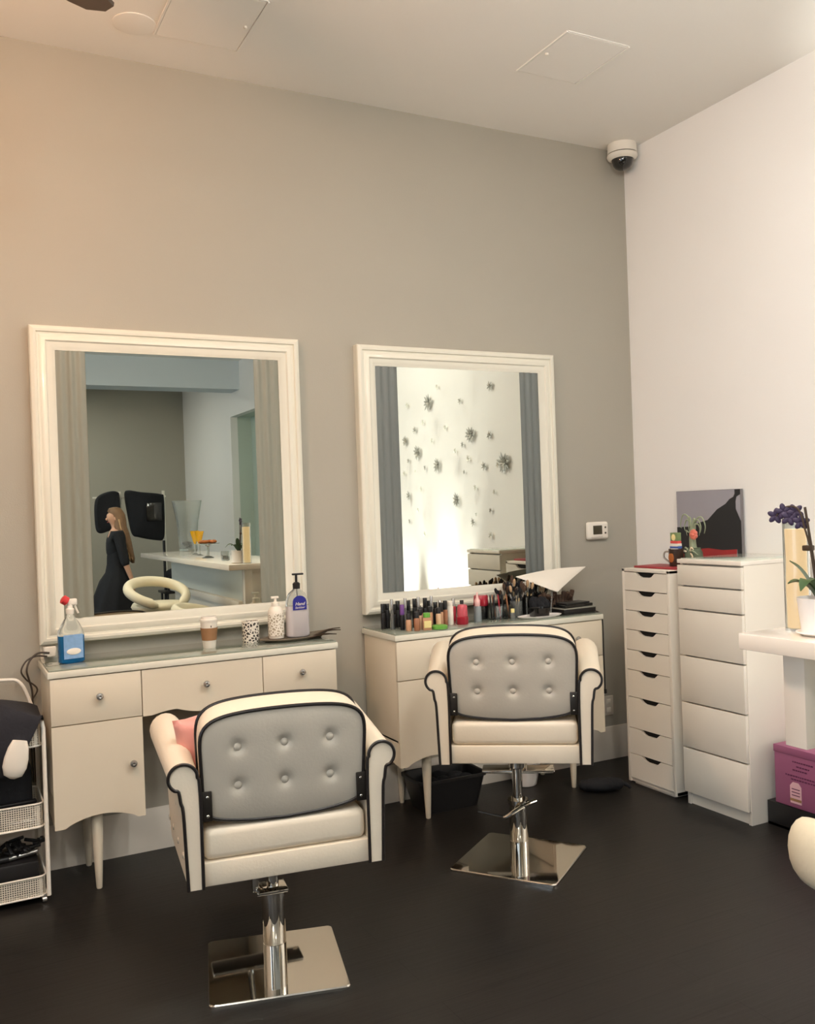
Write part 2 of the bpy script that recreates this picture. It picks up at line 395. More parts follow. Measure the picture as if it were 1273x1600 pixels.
# wall thermostat and outlet
t = thing('thermostat', 'small white wall thermostat with a dark display, right of the right mirror', 'thermostat', (-.312, 0, 1.356))
obj('body', G().box(-.078, .078, -.028, 0, -.052, .052, r=.014, seg=3), 'white_plastic', t)
obj('display', G().box(-.038, .028, -.0295, -.027, -.022, .03, r=.001), 'screen_grey', t, )
for z in (-.015, .018): obj('button', G().lathe([(.006, -.0), (.005, .003), (.001, .004)], n=12, mtx=Matrix.Translation((.052, -.028, z)) @ Matrix.Rotation(PI/2, 4, 'X')), 'screen_grey', t)
obj('keypad_cover', G().box(-.05, .03, -.0295, -.027, -.042, -.03, r=.001), 'trim_paint', t)
t = thing('wall_outlet', 'white double outlet plate low on the grey wall beside the right vanity', 'outlet', (-.262, 0, .315))
obj('plate', G().box(-.036, .036, -.006, 0, -.058, .058, r=.003), 'trim_paint', t)
for z in (-.025, .025): obj('socket', G().box(-.016, .016, -.008, -.005, z-.014, z+.014, r=.002), 'white_plastic', t)

# ------------------------------------------------------------------ vanities
def make_vanity(x0, label):
    t = thing('vanity_table', label, 'vanity', (x0, 0, 0))
    Wd = 1.245; F = -.385; T = .92
    # carcass
    g = G()
    g.box(.004, .358, F+.019, -.012, .40, T-.028, r=.002); g.box(.888, Wd-.004, F+.019, -.012, .40, T-.028, r=.002); g.box(.358, .888, F+.019, -.012, .705, T-.028)
    # side skirts that follow the apron
    for xs in (.004, Wd-.022, .342, .888):
        g.prism([(F+.019, .285), (-.20, .31), (-.03, .285), (-.012, .285), (-.012, .41), (F+.019, .41)], xs, xs+.018, 'x')
    obj('carcass', g, 'vanity_white', t)
    obj('tabletop', G().box(-.006, Wd+.006, F-.006, -.004, T-.028, T-.001, r=.003), 'frame_white', t)
    obj('glass_top', G().box(.0, Wd, F, -.006, T-.001, T+.006, r=.0015), 'glass_top', t)
    def knob(p, x, z):
        o = obj('knob', G().lathe([(.006, 0), (.006, .012), (.013, .014), (.015, .020), (.013, .026), (.006, .028), (.001, .026)], n=20, mtx=Matrix.Translation((x, F-.001, z)) @ Matrix.Rotation(PI/2, 4, 'X')), 'silver', p)
    d = obj('drawer', G().box(.003, .3595, F, F+.018, .7, T-.032, r=.0015), 'vanity_white', t); knob(d, .19, .803)
    d = obj('drawer', G().box(.8905, Wd-.003, F, F+.018, .7, T-.032, r=.0015), 'vanity_white', t); knob(d, 1.068, .803)
    # centre drawer with scalloped lower edge
    lo = [(.3635, .695)]
    for i in range(0, 11): lo.append((.365+.035+i*.0105, .695+.014*math.sin(i/10*PI/2)))
    for i in range(1, 9): lo.append((.505+i*.013, .709-.022*math.sin(i/8*PI/2)))
    mid = [(.625, .686)]; right = [(2*.625-x, z) for x, z in lo[::-1]]
    poly = lo+mid+right+[(.8865, T-.032), (.3635, T-.032)]
    g = G(); g.prism(poly, F, F+.018, 'y'); d = obj('drawer', g, 'vanity_white', t, ang=50); knob(d, .63, .802)
    # doors with the arched bottom
    def door(xa, xb, flip):
        n = 16; w = xb-xa; pts = []
        pts.append((0, .283)); pts.append((.03, .283))
        for i in range(n+1):
            s = i/n; pts.append((.04+s*(w-.07), .285+.036*math.sin(PI*s)**.8 if 0 < s < 1 else .283))
        pts.append((w, .283)); pts.append((w, .696)); pts.append((0, .696))
        pts = [((xa+x), z) for x, z in pts]
        g = G(); g.prism(pts, F, F+.018, 'y'); d = obj('door', g, 'vanity_white', t, ang=50)
        knob(d, (xb-.045) if not flip else (xa+.045), .51)
    door(.003, .3595, False); door(.8905, Wd-.003, True)
    for lx in (.172, 1.062):
        for ly, zt in ((-.33, .40), (-.045, .40)):
            g = G()
            rings = []
            for z, r in ((0, .0105), (.004, .012), (.10, .0165), (.25, .0225), (zt, .024)):
                rings.append([(lx+r*math.cos(a)*1.05, ly+r*math.sin(a)*1.05, z) for a in [PI/8+k*PI/4 for k in range(8)]])
            g.loft(rings); obj('leg', g, 'vanity_white', t, ang=60)
    return t
make_vanity(-3.395, 'cream vanity table under the left mirror, with blue cleaner on its glass top')
make_vanity(-1.843, 'cream vanity table under the right mirror, its glass top crowded with makeup')

# ------------------------------------------------------------------ mirrors
def make_mirror(x0, x1, z0, z1, label, strip):
    t = thing('wall_mirror', label, 'mirror', ((x0+x1)/2, 0, z0))
    w = (x1-x0)/2; h = z1-z0
    prof = [(0, -.001), (0, -.046), (.004, -.052), (.016, -.058), (.026, -.056), (.030, -.047), (.038, -.046), (.050, -.053), (.064, -.055), (.070, -.048), (.078, -.046), (.088, -.044), (.096, -.038), (.105, -.036), (.105, -.001)]
    g = G(); rings = []
    for (sx, top) in ((-1, 0), (1, 0), (1, 1), (-1, 1)):
        rings.append([(sx*(w-d), y, (h-d) if top else d) for d, y in prof])
    g.loft(rings, loop=True); obj('frame', g, 'frame_white', t, ang=28)
    obj('backing', G().box(-w+.1, w-.1, -.026, -.002, .1, h-.1), 'dark_metal', t)
    sw = .128
    obj('glass', G().box(-w+.105+sw-.002, w-.105-sw+.002, -.034, -.027, .105, h-.105), 'mirror', t, smooth=False)
    for s in (-1, 1):
        a = s*(w-.105); pts = []
        n = 24
        for i in range(n+1):
            q = i/n
            y = -.030-.010*(math.sin(q*PI*3.0)**2)*(.4+.6*math.sin(q*PI))-.002
            pts.append((a-s*q*sw, y))
        pts += [(a-s*sw, -.0265), (a, -.0265)]
        g = G(); g.prism(pts, .106, h-.106, 'z'); p = obj('light_panel', g, strip, t, ang=60)
    return t
make_mirror(-3.392, -2.155, .988, 2.378, 'large white-framed wall mirror above the left vanity, reflecting a person and a shelf', 'strip_glass')
make_mirror(-1.84, -.608, .988, 2.372, 'large white-framed wall mirror above the makeup, reflecting the flower-decorated lit wall', 'mirror_strip_dark')

# ------------------------------------------------------------------ salon chairs
def rr_outline(a, hw, zt, zb, r, bulge_t, bulge_b, shrink=0):
    """point on a rounded rectangle in direction angle a (centre mid height)"""
    zc = (zt+zb)/2; hh = (zt-zb)/2
    ca, sa = math.cos(a), math.sin(a)
    n = 5.6 if sa > 0 else 12.0
    x = math.copysign(abs(ca)**(2/n), ca)*hw; z = math.copysign(abs(sa)**(2/n), sa)*hh
    q = 1-(x/hw)**2
    z += (bulge_t if z > 0 else -bulge_b)*q*abs(z)/hh
    x *= (1-.05*(1-(z+hh)/(2*hh)))
    return x, zc+z
def make_chair(loc, yaw, zb, base_rot, label):
    t = thing('salon_chair', label, 'salon chair', (loc[0], loc[1], 0), math.radians(yaw))
    B = zb
    # backrest : front and rear outlines with a crown between
    n = 112
    def outline(k, grow, dz): # k scale
        D = [rr_outline(2*PI*j/1440, .254+grow, .500+dz, .200, .08, .016, .027) for j in range(1440)]
        L = [0]
        for j in range(1440): L.append(L[-1]+math.dist(D[j], D[(j+1) % 1440]))
        pts = []; i = 0; zc = .345
        for j in range(n):
            tgt = L[-1]*j/n
            while L[i+1] < tgt: i += 1
            q = (tgt-L[i])/max(L[i+1]-L[i], 1e-9); a, b = D[i], D[(i+1) % 1440]
            x, z = a[0]+(b[0]-a[0])*q, a[1]+(b[1]-a[1])*q
            pts.append((x*k, zc+(z-zc)*k))
        return pts
    lean = lambda z: -.10*(z-.2)    # leans backwards
    btn = [(dx, z) for z in (.408, .290) for dx in (-.142, 0, .142)]
    def dimple(x, z, amp=.013):
        return sum(amp*math.exp(-((x-bx)**2+(z-bz)**2)/.018**2)+.004*math.exp(-((x-bx)**2+(z-bz)**2)/.045**2) for bx, bz in btn)
    YR = -.285; TH = .105
    g = G(); rings = []
    for k in [i/34 for i in range(1, 35)]:
        rings.append([(x, YR-.012*(1-k**4)+dimple(x, z)+lean(z), B+z) for x, z in outline(k, 0, 0)])
    rear = G(); rear.loft(rings, cap1=False)
    rp = obj('rear_panel', rear, 'leather_shaded', t, ang=70)
    g = G(); rings = []
    for q in [i/8 for i in range(9)]:
        gr = .006*math.sin(q*PI); rings.append([(x, YR+TH*q+lean(z)*1.0, B+z) for x, z in outline(1, gr, .022*q)])
    for k in (.97, .9, .75, .5, .25, .02):
        rings.append([(x, YR+TH+.03*(1-k**3)+lean(z)-dimple(x, z, .012), B+z) for x, z in outline(k, 0, .022)])
    g.loft(rings, cap0=False)
    obj('backrest', g, 'leather', t, ang=70)
    for q in (0, 1):
        o = outline(1.006, .002, .022*q); obj('piping', G().tube([(x, YR+TH*q+(-.002 if q == 0 else .002)+lean(z), B+z) for x, z in o], .0055, 8, closed=True), 'piping', t)
    for bx, bz in btn:
        obj('button', G().ball((bx, YR+.004+lean(bz), B+bz), .0135, .008, .0135, 14, 8), 'leather_shaded', rp)
    # hinge plates
    for s in (-1, 1):
        g = G(); yb = YR-.014+lean(.24)
        g.box(s*.262, s*.222, yb-.003, yb+.004, B+.195, B+.285, r=.003); g.box(s*.262, s*.256, yb, yb+.05, B+.195, B+.285)
        h = obj('hinge_plate', g, 'dark_metal', t)
        for z in (.212, .268): obj('bolt', G().ball((s*.236, yb-.004, B+z), .005, .003, .005, 10, 6), 'chrome', h)
    # seat box, cushion
    obj('seat_base', G().box(-.258, .258, -.300, .25, B+0, B+.072, r=.006), 'leather', t)
    g = G(); g.box(-.25, .25, -.296, .262, B+.073, B+.168, r=.022, seg=4); obj('rear_cushion', g, 'leather', t, ang=60)
    g = G(); g.box(-.245, .245, -.17, .285, B+.15, B+.215, r=.028, seg=4); obj('seat_cushion', g, 'leather', t, ang=60)
    # arms
    def arm_sec(s, q):
        """cross-section (x,z) at depth fraction q (0 rear, 1 front)"""
        up = .038*q; fl = .016*q; R = .041+.013*q
        cx, cz = .303+fl, .334+up
        end = 1 if q < .88 else math.sqrt(max(0, 1-((q-.88)/.12)**2))*.45+.55
        pts = [(.256, 0), (.256, .12), (.256, .24+up*.5), (.2585, cz-.012)]
        for i in range(0, 15):
            a = PI*1.02-(PI*1.42)*i/14
            pts.append((cx+R*math.cos(a)*1.03, cz+R*math.sin(a)))
        pts += [(.311+fl, .262+up*.7), (.305+fl, .235+up*.4), (.301+fl, .12), (.297+fl*.9, 0)]
        c0 = (.28, .2)
        return [(s*(c0[0]+(x-c0[0])*(1 if end == 1 else .55+.45*end)), max(0, c0[1]+(z-c0[1])*(1 if end == 1 else (.85+.15*end)))) for x, z in pts]
    for s in (-1, 1):
        g = G(); rings = []
        qs = [0, .02, .1, .25, .4, .55, .7, .82, .88, .93, .96, .98, .995, 1]
        for q in qs:
            y = -.31+.56*q; pts = arm_sec(s, q)
            rings.append([(x, y, B+z) for x, z in pts])
        g.loft(rings); a = obj('armrest', g, 'leather', t, ang=50)
        for q, dy in ((.0, -.002),):
            pts = arm_sec(s, q); pl = [(x+s*(.0 if i < 4 else .002), -.31+.56*q+dy, B+z) for i, (x, z) in enumerate(pts)]
            obj('piping', G().tube(pl, .0052, 8, smooth=3), 'piping', a)
        for yy in (-.2, -.06, .08, .19):
            for zz in (.07, .17):
                q = (yy+.31)/.56
                obj('button', G().ball((s*(.300+.016*q), yy, B+zz+(.02 if zz > .1 else 0)), .004, .011, .011, 12, 6), 'leather_shaded', a)
    # pedestal
    br = math.radians(base_rot-yaw)
    R4 = Matrix.Rotation(br, 4, 'Z')
    c = []
    hs = .222 if zb < .46 else .231
    for cx_, cy_, a0 in ((hs, hs, 0), (-hs, hs, PI/2), (-hs, -hs, PI), (hs, -hs, 1.5*PI)):
        for i in range(5): c.append((cx_-math.copysign(.018, cx_)+.018*math.cos(a0+i*PI/8), cy_-math.copysign(.018, cy_)+.018*math.sin(a0+i*PI/8)))
    g = G(); g.loft([[(x*k, y*k, z) for x, y in c] for k, z in ((1, .0005), (1, .009), (.988, .013))], mtx=R4); obj('base_plate', g, 'chrome', t, ang=25)
    top = .262
    obj('column', G().lathe([(.0395, .013), (.0395, .085), (.038, .086), (.038, .088), (.039, .09), (.039, top-.02), (.044, top-.018), (.044, top), (.02, top+.001)], n=36), 'chrome', t, ang=30)
    obj('piston', G().cyl((0, 0, top-.01), (0, 0, B-.03), .021, 24), 'chrome', t)
    g = G(); g.lathe([(.028, B-.10), (.036, B-.095), (.036, B-.05), (.028, B-.04)], n=24)
    g.box(-.075, .03, -.03, .03, B-.03, B-.018, r=.003); obj('swivel_collar', g, 'chrome', t)
    obj('mount_plate', G().box(-.13, .13, -.13, .13, B-.018, B-.0005, r=.004), 'dark_metal', t)
    g = G(); La = Matrix.Rotation(br*0+math.radians(-3), 4, 'Z')
    if zb > .46:
        g.tube([(.075, -.03, .262), (.04, -.06, .258), (-.01, -.075, .235), (-.045, -.075, .21), (-.06, -.07, .205)], .0085, 10, smooth=4)
        g2 = G(); g2.tube([(-.06, -.07, .205), (-.11, -.06, .212), (-.17, -.05, .222)], .006, 8, smooth=3)
        lv = obj('pump_lever', g, 'chrome', t); obj('pedal_grip', g2, 'black_plastic', lv)
    else:
        g.tube([(-.03, .0, B-.075), (-.058, -.015, B-.078), (-.06, -.02, B-.14), (-.03, -.035, B-.15)], .010, 10, smooth=4)
        g.box(-.072, -.05, -.03, 0, B-.15, B-.04, r=.004); g.box(-.06, .045, -.05, .045, B-.158, B-.146, r=.004)
        lv = obj('pump_lever', g, 'chrome', t)
    # footrest in front
    g = G(); zf = B-.225
    g.tube([(-.03, .10, B-.02), (-.03, .28, B-.07), (-.03, .40, zf)], .011, 10, smooth=4); g.tube([(.03, .10, B-.02), (.03, .28, B-.07), (.03, .40, zf)], .011, 10, smooth=4)
    fr = obj('footrest', g, 'chrome', t)
    obj('foot_bar', G().box(-.17, .17, .36, .46, zf-.006, zf+.010, r=.006, seg=3), 'chrome', fr)
    return t
make_chair((-2.81, -1.34), -8.7, .42, -14.5, 'cream tufted salon chair in front with a pink pillow, at the left vanity')
make_chair((-1.593, -1.008), -34.5, .495, 36, 'cream tufted salon chair raised high, before the makeup-covered right vanity')

# pillow on the near chair
def pillow():
    g = G(); n = 20; H = .155
    def P(i, j, s):
        u = -1+2*i/n; v = -1+2*j/n
        e = (1-abs(u)**2.6)*(1-abs(v)**2.6)
        pin = 1-.10*(1-abs(u)**2)*(abs(v)**4) ; pin2 = 1-.10*(1-abs(v)**2)*(abs(u)**4)
        return (u*H*pin2, s*.065*max(e, 0)**.55, v*H*pin)
    for s in (1, -1):
        vs = [[g.bm.verts.new(P(i, j, s)) for j in range(n+1)] for i in range(n+1)]
        for i in range(n):
            for j in range(n): g.bm.faces.new((vs[i][j], vs[i+1][j], vs[i+1][j+1], vs[i][j+1]))
    bmesh.ops.remove_doubles(g.bm, verts=g.bm.verts[:], dist=.0004)
    return g
yw = math.radians(-8.7)
lp = Vector((-.170, -.045, .42+.338)); cw = Vector((-2.81, -1.34, 0))
pw = cw+Matrix.Rotation(yw, 3, 'Z') @ lp
tag(obj('throw_pillow', pillow(), 'pillow_pink', loc=pw, rot=(math.radians(12), math.radians(-7), yw+.38), ang=80), 'pink satin throw pillow on the seat of the near salon chair', 'pillow')

# ------------------------------------------------------------------ drawer towers
t = thing('drawer_unit', 'narrow white nine-drawer unit with dark notch handles, in the far corner', 'drawer unit', (-.481, -.60, 0))
A0, A1 = .179, -.179     # local y (far, near)
g = G()
g.box(0, .478, A1, A1+.018, .012, 1.16, r=.001); g.box(0, .478, A0-.018, A0, .012, 1.16, r=.001); g.box(0, .478, A1, A0, 1.146, 1.162, r=.001); g.box(.01, .478, A1, A0, .012, .03); g.box(.46, .476, A1, A0, .02, 1.15)
g.box(.02, .44, A1+.03, A0-.03, 0, .012)
obj('casing', g, 'cabinet_white', t)
zs = [1.144, 1.044, .938, .834, .726, .618, .472, .305, .165, .032]
for i in range(9):
    zt, zb_ = zs[i]-.002, zs[i+1]+.002
    ya, yb = A1+.019, A0-.019
    nt = [(ya, zb_), (yb, zb_), (yb, zt), (.072, zt), (.05, zt-.018), (.03, zt-.024), (-.03, zt-.024), (-.05, zt-.018), (-.072, zt), (ya, zt)]
    g = G(); g.prism(nt, .0005, .018, 'x'); d = obj('drawer', g, 'cabinet_white', t, ang=50)
    obj('notch_shade_plate', G().box(.017, .020, -.08, .08, zt-.03, zt+.0005), 'recess_shade', d)  # black plate behind the notch, painted in place of shade inside the drawer
t = thing('drawer_chest', 'taller white six-drawer chest with a glass top, beside the purple box', 'chest of drawers', (-.486, -1.05, 0))
g = G(); M0, M1 = .203, -.203
g.box(.018, .478, M1, M1+.02, 0, 1.205, r=.001); g.box(.018, .478, M0-.02, M0, 0, 1.205, r=.001); g.box(.46, .476, M1, M0, .0, 1.2); g.box(.03, .05, M1+.02, M0-.02, .0, .06); g.box(.04, .47, M1+.02, M0-.02, .06, 1.2)
obj('casing', g, 'cabinet_white', t)
obj('lid', G().box(-.002, .484, M1-.002, M0+.002, 1.205, 1.226, r=.003), 'gloss_white', t)
obj('glass_cover', G().box(.012, .478, M1+.012, M0-.012, 1.226, 1.230, r=.001), 'chest_glass_top', t)
mz = [1.196, 1.095, .979, .748, .516, .289, .062]
for i in range(6):
    zt = mz[i] if i == 0 else mz[i]-.006
    g = G(); g.box(0, .018, M1+.003, M0+.003, mz[i+1]+.002, zt, r=.0015); g.box(.018, .03, M1+.02, M0-.02, mz[i+1]+.002, zt-.02)
    obj('drawer', g, 'cabinet_white', t)

# on top of the drawer units
def canvas():
    t = thing('canvas_picture', 'unframed canvas print with a black shape and red patch, leaning on the wall', 'picture', (-.012, -.615, 1.1625))
    w, h = .232, .405
    obj('canvas', G().box(-.022, -.002, -w, w, 0, h, r=.001), 'canvas_edge', t)
    # painted areas, thin relief on the face (y grows away from the viewer: left in the picture is +y)
    def area(name, pts, m, d=.0008):
        P = [(w-u*2*w, v*h) for u, v in pts]
        g = G(); g.prism(P, -.022-d, -.0215, 'x'); obj(name, g, m, t, smooth=False)
    area('sky_area', [(0.005, .005), (.995, .005), (.995, .995), (.005, .995)], 'sky_grey', .0004)
    area('red_area', [(.0, .0), (.0, .19), (.12, .2), (.3, .26), (.5, .27), (.72, .24), (.93, .25), (.92, .03), (.5, 0)], 'red_paint', .0012)
    area('black_area', [(0, .5), (.2, .51), (.35, .56), (.5, .6), (.65, .74), (.78, .81), (.84, .87), (.9, .9), (.92, .94), (.92, .995), (1, .995), (1, .93), (.945, .9), (.93, .84), (.93, .74), (1, .58), (1, .0), (.94, .0), (.935, .215), (.72, .2), (.5, .22), (.28, .2), (.15, .17), (.1, .13), (.06, .13), (.05, .42), (0, .42)], 'black_paint', .0016)
mat('sky_grey', (158, 156, 164), .6, noise=.06, nscale=6); mat('red_paint', (168, 52, 54), .6, noise=.12, nscale=9); mat('black_paint', (40, 40, 42), .6, noise=.1, nscale=5)
canvas()
g = G(); g.box(-.10, .085, -.16, .155, 0, .011, r=.002); 
tag(obj('red_folder', g, 'red_book', loc=(-.325, -.61, 1.1625)), 'thin red folder lying on the narrow drawer unit', 'folder')
t = thing('mug', 'dark brown printed mug standing on the red folder', 'mug', (-.325, -.672, 1.174))
obj('body', G().lathe([(.034, 0), (.036, .004), (.039, .09), (.036, .09), (.033, .008), (.001, .008)], n=28, cap=False), 'mug_brown', t)
obj('handle', G().tube([(-.012, .036, .075), (-.02, .062, .072), (-.022, .068, .045), (-.012, .04, .02)], .0045, 8, smooth=4), 'silver', t)
obj('print', G().ball((-.036, .0, .045), .004, .02, .026), 'pastry', t)
t = thing('stacked_card_boxes', 'small striped card box with a yellow picture, standing in the mug', 'card box', (-.325, -.672, 1.184))
def tb(name, m, z0, z1, w=.026, yo=0): obj(name, G().box(-.014, .014, -w+yo, w+yo, z0, z1, r=.002), m, t)
obj('box_body', G().box(-.0135, .0135, -.025, .025, 0, .1, r=.001), 'paper_white', t)
tb('blue_band', 'card_blue', .082, .094, .031); tb('white_band', 'paper_white', .094, .108, .030); tb('red_band', 'card_red', .108, .122, .027); tb('green_panel', 'card_green', .122, .165, .026)
obj('yellow_figure', G().ball((-.014, .002, .14), .002, .015, .018), 'card_yellow', t)
# succulent
t = thing('potted_succulent', 'green glass pot of trailing air plant and coral flower, before the canvas', 'potted plant', (-.245, -.715, 1.1625))
obj('pot', G().lathe([(.028, 0), (.043, .012), (.05, .045), (.046, .08), (.036, .1), (.038, .104), (.03, .104)], n=28), 'moss_green', t)
obj('stalk', G().tube([(0, 0, .09), (0, .005, .15), (0, .0, .21)], lambda q: .02-.006*q, 12, smooth=4), 'succulent_green', t)
for k, (dy, dz, L, cr) in enumerate([(.09, .11, 1, .09), (.055, .07, 1, .05), (-.09, .09, 1, .0), (-.07, .07, 1, .02), (.05, -.02, 1, .0), (-.055, .04, 1, -.02), (.02, .09, 1, .03), (-.02, .08, 1, .01)]):
    g = G(); b = Vector((random.uniform(-.01, .01), 0, .2))
    g.tube([b, b+Vector((0, dy*.3, dz*.6)), b+Vector((0, dy*.7, dz*.7)), b+Vector((0, dy*.95, dz*.2)), b+Vector((0, dy*.85, dz*.1-.03+cr*.3))], lambda q: .006*(1-q*.8), 8, smooth=4)
    obj('leaf', g, 'succulent_green', t)
for k in range(6):
    a = k*PI/3; g = G(); g.tube([(-.03, -.005, .08), (-.03-.02*abs(math.cos(a)), -.005+.04*math.cos(a), .09+.02*math.sin(a)), (-.035, -.005+.062*math.cos(a), .07+.03*math.sin(a))], lambda q: .006*(1-q*.6), 8, smooth=3)
    obj('tendril', g, 'succulent_green' if k % 2 else 'label_cream', t)
g = G()
for k in range(7):
    a = 2*PI*k/7; g.ball((-.03, -.035+.016*math.cos(a), .175+.016*math.sin(a)), .007, .013, .013, 10, 6)
g.ball((-.036, -.035, .175), .009, .01, .01, 10, 6); obj('flower', g, 'coral', t)

# ------------------------------------------------------------------ purple box on black box, right
t = thing('storage_box', 'purple cardboard box with a pale tag, standing on the black box', 'box', (-.37, -1.306, .112))
obj('box_body', G().box(0, .34, -.42, 0, 0, .26, r=.002), 'purple_card', t)
obj('lid', G().box(-.003, .343, -.423, .003, .235, .268, r=.002), 'purple_card', t)
g = G(); g.prism([(-.145, .02), (-.085, .02), (-.085, .098), (-.1, .115), (-.13, .115), (-.145, .098)], -.0035, -.0005, 'x'); tg = obj('tag', g, 'label_pink', t)
obj('tag_band', G().box(-.0042, -.003, -.145, -.085, .03, .042), 'cardboard', tg)
for k in range(3): obj('tag_line', G().box(-.0042, -.003, -.138, -.094, .055+k*.014, .059+k*.014), 'purple_dark', tg)
for r, (ya, yb, z) in enumerate([(-.20, -.10, .205), (-.19, -.12, .185), (-.17, -.10, .168), (-.24, -.06, .14), (-.22, -.09, .125)]):
    g = G(); y = yb
    while y > ya:
        wl = random.uniform(.006, .014); g.box(-.0012, -.0002, y-wl, y, z, z+.006); y -= wl+.004
    obj('printed_line', g, 'purple_dark', t)
g = G(); g.box(-.03, .36, -.5, .0, 0, .012); g.box(-.03, -.02, -.5, 0, 0, .11, r=.001); g.box(-.02, .36, -.01, 0, 0, .11); g.box(.35, .36, -.5, 0, 0, .11); g.box(-.02, .36, -.5, -.49, 0, .11); g.box(-.02, .35, -.49, -.01, .1, .11)
tag(obj('black_box', g, 'black_plastic', loc=(-.345, -1.262, 0)), 'low black box on the floor under the purple box', 'box')

# ------------------------------------------------------------------ high white reception shelf (long, runs towards the viewer)
t = thing('reception_counter', 'long white reception counter with a high shelf, at the right edge', 'counter', (-1.83, -2.48, 0))
obj('shelf_top', G().box(0, .62, -3.29, 0, 1.106, 1.15, r=.003), 'gloss_white', t)
obj('end_post', G().box(.13, .19, -.105, -.035, .83, 1.106, r=.002), 'gloss_white', t)
obj('end_panel', G().box(.18, .55, -.11, -.10, .83, 1.106, r=.001), 'gloss_white', t)
obj('glass_panel', G().box(.30, .315, -3.2, -.11, .81, 1.106), 'panel_glow', t)
g = G(); g.box(.33, 1.2, -3.2, -.78, 0, .74, r=.002); obj('cabinet', g, 'gloss_white', t)
obj('desk_top', G().box(.28, 1.22, -3.22, -.72, .74, .80, r=.002), 'gloss_white', t)
# things standing on the shelf
t = thing('lit_vase', 'tall glowing amber-lit glass cylinder vase on the counter', 'vase', (-1.668, -2.545, 1.15))
obj('glass', G().lathe([(.034, 0), (.034, .31), (.032, .31), (.032, .006), (.001, .006)], n=32, cap=False), 'clear_thick', t)
obj('glow_insert', G().lathe([(.001, .008), (.028, .008), (.029, .12), (.027, .19), (.029, .28), (.001, .28)], n=28), 'vase_glow', t)
t = thing('potted_orchid', 'potted purple orchid in a white pot beside the glowing vase', 'potted plant', (-1.700, -2.645, 1.15))
obj('pot', G().lathe([(.042, 0), (.05, .004), (.06, .10), (.056, .10), (.05, .09), (.001, .088)], n=32, cap=False), 'pot_white', t)
obj('saucer', G().lathe([(.05, .0005), (.066, .008), (.064, .010), (.001, .008)], n=32), 'pot_white', t)
def leaf(g, b, tip, w, lift, n=8):
    b, tip = Vector(b), Vector(tip); d = tip-b; side = d.cross(Vector((0, 0, 1))).normalized(); R = []
    for i in range(n+1):
        q = i/n; c = b+d*q+Vector((0, 0, lift*math.sin(PI*q*.9))); ww = w*math.sin(PI*min(q*.93+.06, 1))**.7
        R.append([tuple(c-side*ww+Vector((0, 0, ww*.3))), tuple(c+Vector((0, 0, .002))), tuple(c+side*ww+Vector((0, 0, ww*.3))), tuple(c-Vector((0, 0, .002)))])
    g.loft(R)
for tip, wd, lf in [((-.07, .045, .13), .022, .03), ((-.10, -.02, .11), .022, .05), ((.07, .08, .10), .022, .05), ((.10, -.04, .14), .022, .04), ((-.03, .07, .19), .016, .02), ((.04, -.1, .1), .02, .05)]:
    g = G(); leaf(g, (0, 0, .085), tip, wd, lf); obj('leaf', g, 'leaf_green', t)
spk = [Vector((.0, .01, .09)), Vector((.005, .03, .22)), Vector((.0, .045, .29)), Vector((-.0, .055, .325)), Vector((.0, .075, .342)), Vector((-.01, .105, .338)), Vector((-.018, .125, .31))]
obj('stem', G().tube(spk, .0026, 8, smooth=5), 'stem_brown', t)
obj('stake', G().tube([(.01, .01, .09), (.012, .05, .34)], .0035, 8), 'stem_brown', t)
obj('stem_clip', G().box(.0, .022, .03, .055, .222, .237, r=.003), 'stem_brown', t)
for c in [(-.012, .100, .330), (-.018, .122, .318), (.004, .075, .328), (-.006, .088, .312), (.010, .062, .300)]:
    g = G(); c = Vector(c)
    for k in range(5):
        a = 2*PI*k/5+.3+c.y*40; fc = Vector((-.77, -.64, 0)); tt = Vector((.64, -.77, 0))
        d = tt*math.cos(a)+Vector((0, 0, 1))*math.sin(a); e = fc.cross(d)
        mm = Matrix((fc, d, e)).transposed().to_4x4(); mm.translation = c+d*.011
        g.ball((0, 0, 0), .0025, .012, .0075, 10, 6, mtx=mm)
    obj('flower', g, 'orchid_purple', t)
# the other shelf pieces seen in the left mirror
t = thing('large_glass_vase', 'large flared clear glass vase on the far end of the counter, in the mirror', 'vase', (-1.36, -5.60, 1.15))
obj('glass', G().lathe([(.085, 0), (.095, .01), (.10, .12), (.115, .32), (.155, .53), (.158, .545), (.150, .545), (.108, .32), (.092, .12), (.085, .03), (.001, .03)], n=40, cap=False), 'clear_thick', t)
g = G()
for k in range(26):
    a = random.random()*6.28; r = random.random()*.06; g.ball((r*math.cos(a), r*math.sin(a), .05+random.random()*.05), .02, .02, .015, 8, 6)
obj('glass_pebbles', g, 'milky', t)['kind'] = 'stuff'
for k, (x, y) in enumerate([(-1.50, -4.76), (-1.535, -4.45)]):
    t = thing('amber_glass', ['amber flute glass nearer the large clear vase, seen in the left mirror', 'second amber flute glass, nearer the pastry stand, seen in the left mirror'][k], 'glass', (x, y, 1.15), group='amber flute glasses on the counter')
    obj('bowl', G().lathe([(.006, .10), (.02, .13), (.045, .23), (.042, .23), (.018, .135), (.001, .12)], n=20, cap=False), 'amber_glass', t)
    obj('foot', G().lathe([(.034, 0), (.03, .004), (.006, .01), (.006, .10), (.001, .10)], n=20), 'clear_thick', t)
t = thing('pastry_stand', 'glass stand with a plate of brown pastries on the counter, in the mirror', 'cake stand', (-1.63, -3.80, 1.15))
obj('stand', G().lathe([(.055, 0), (.05, .006), (.014, .02), (.012, .10), (.03, .118), (.105, .125), (.105, .131), (.001, .131)], n=28), 'clear_thick', t)
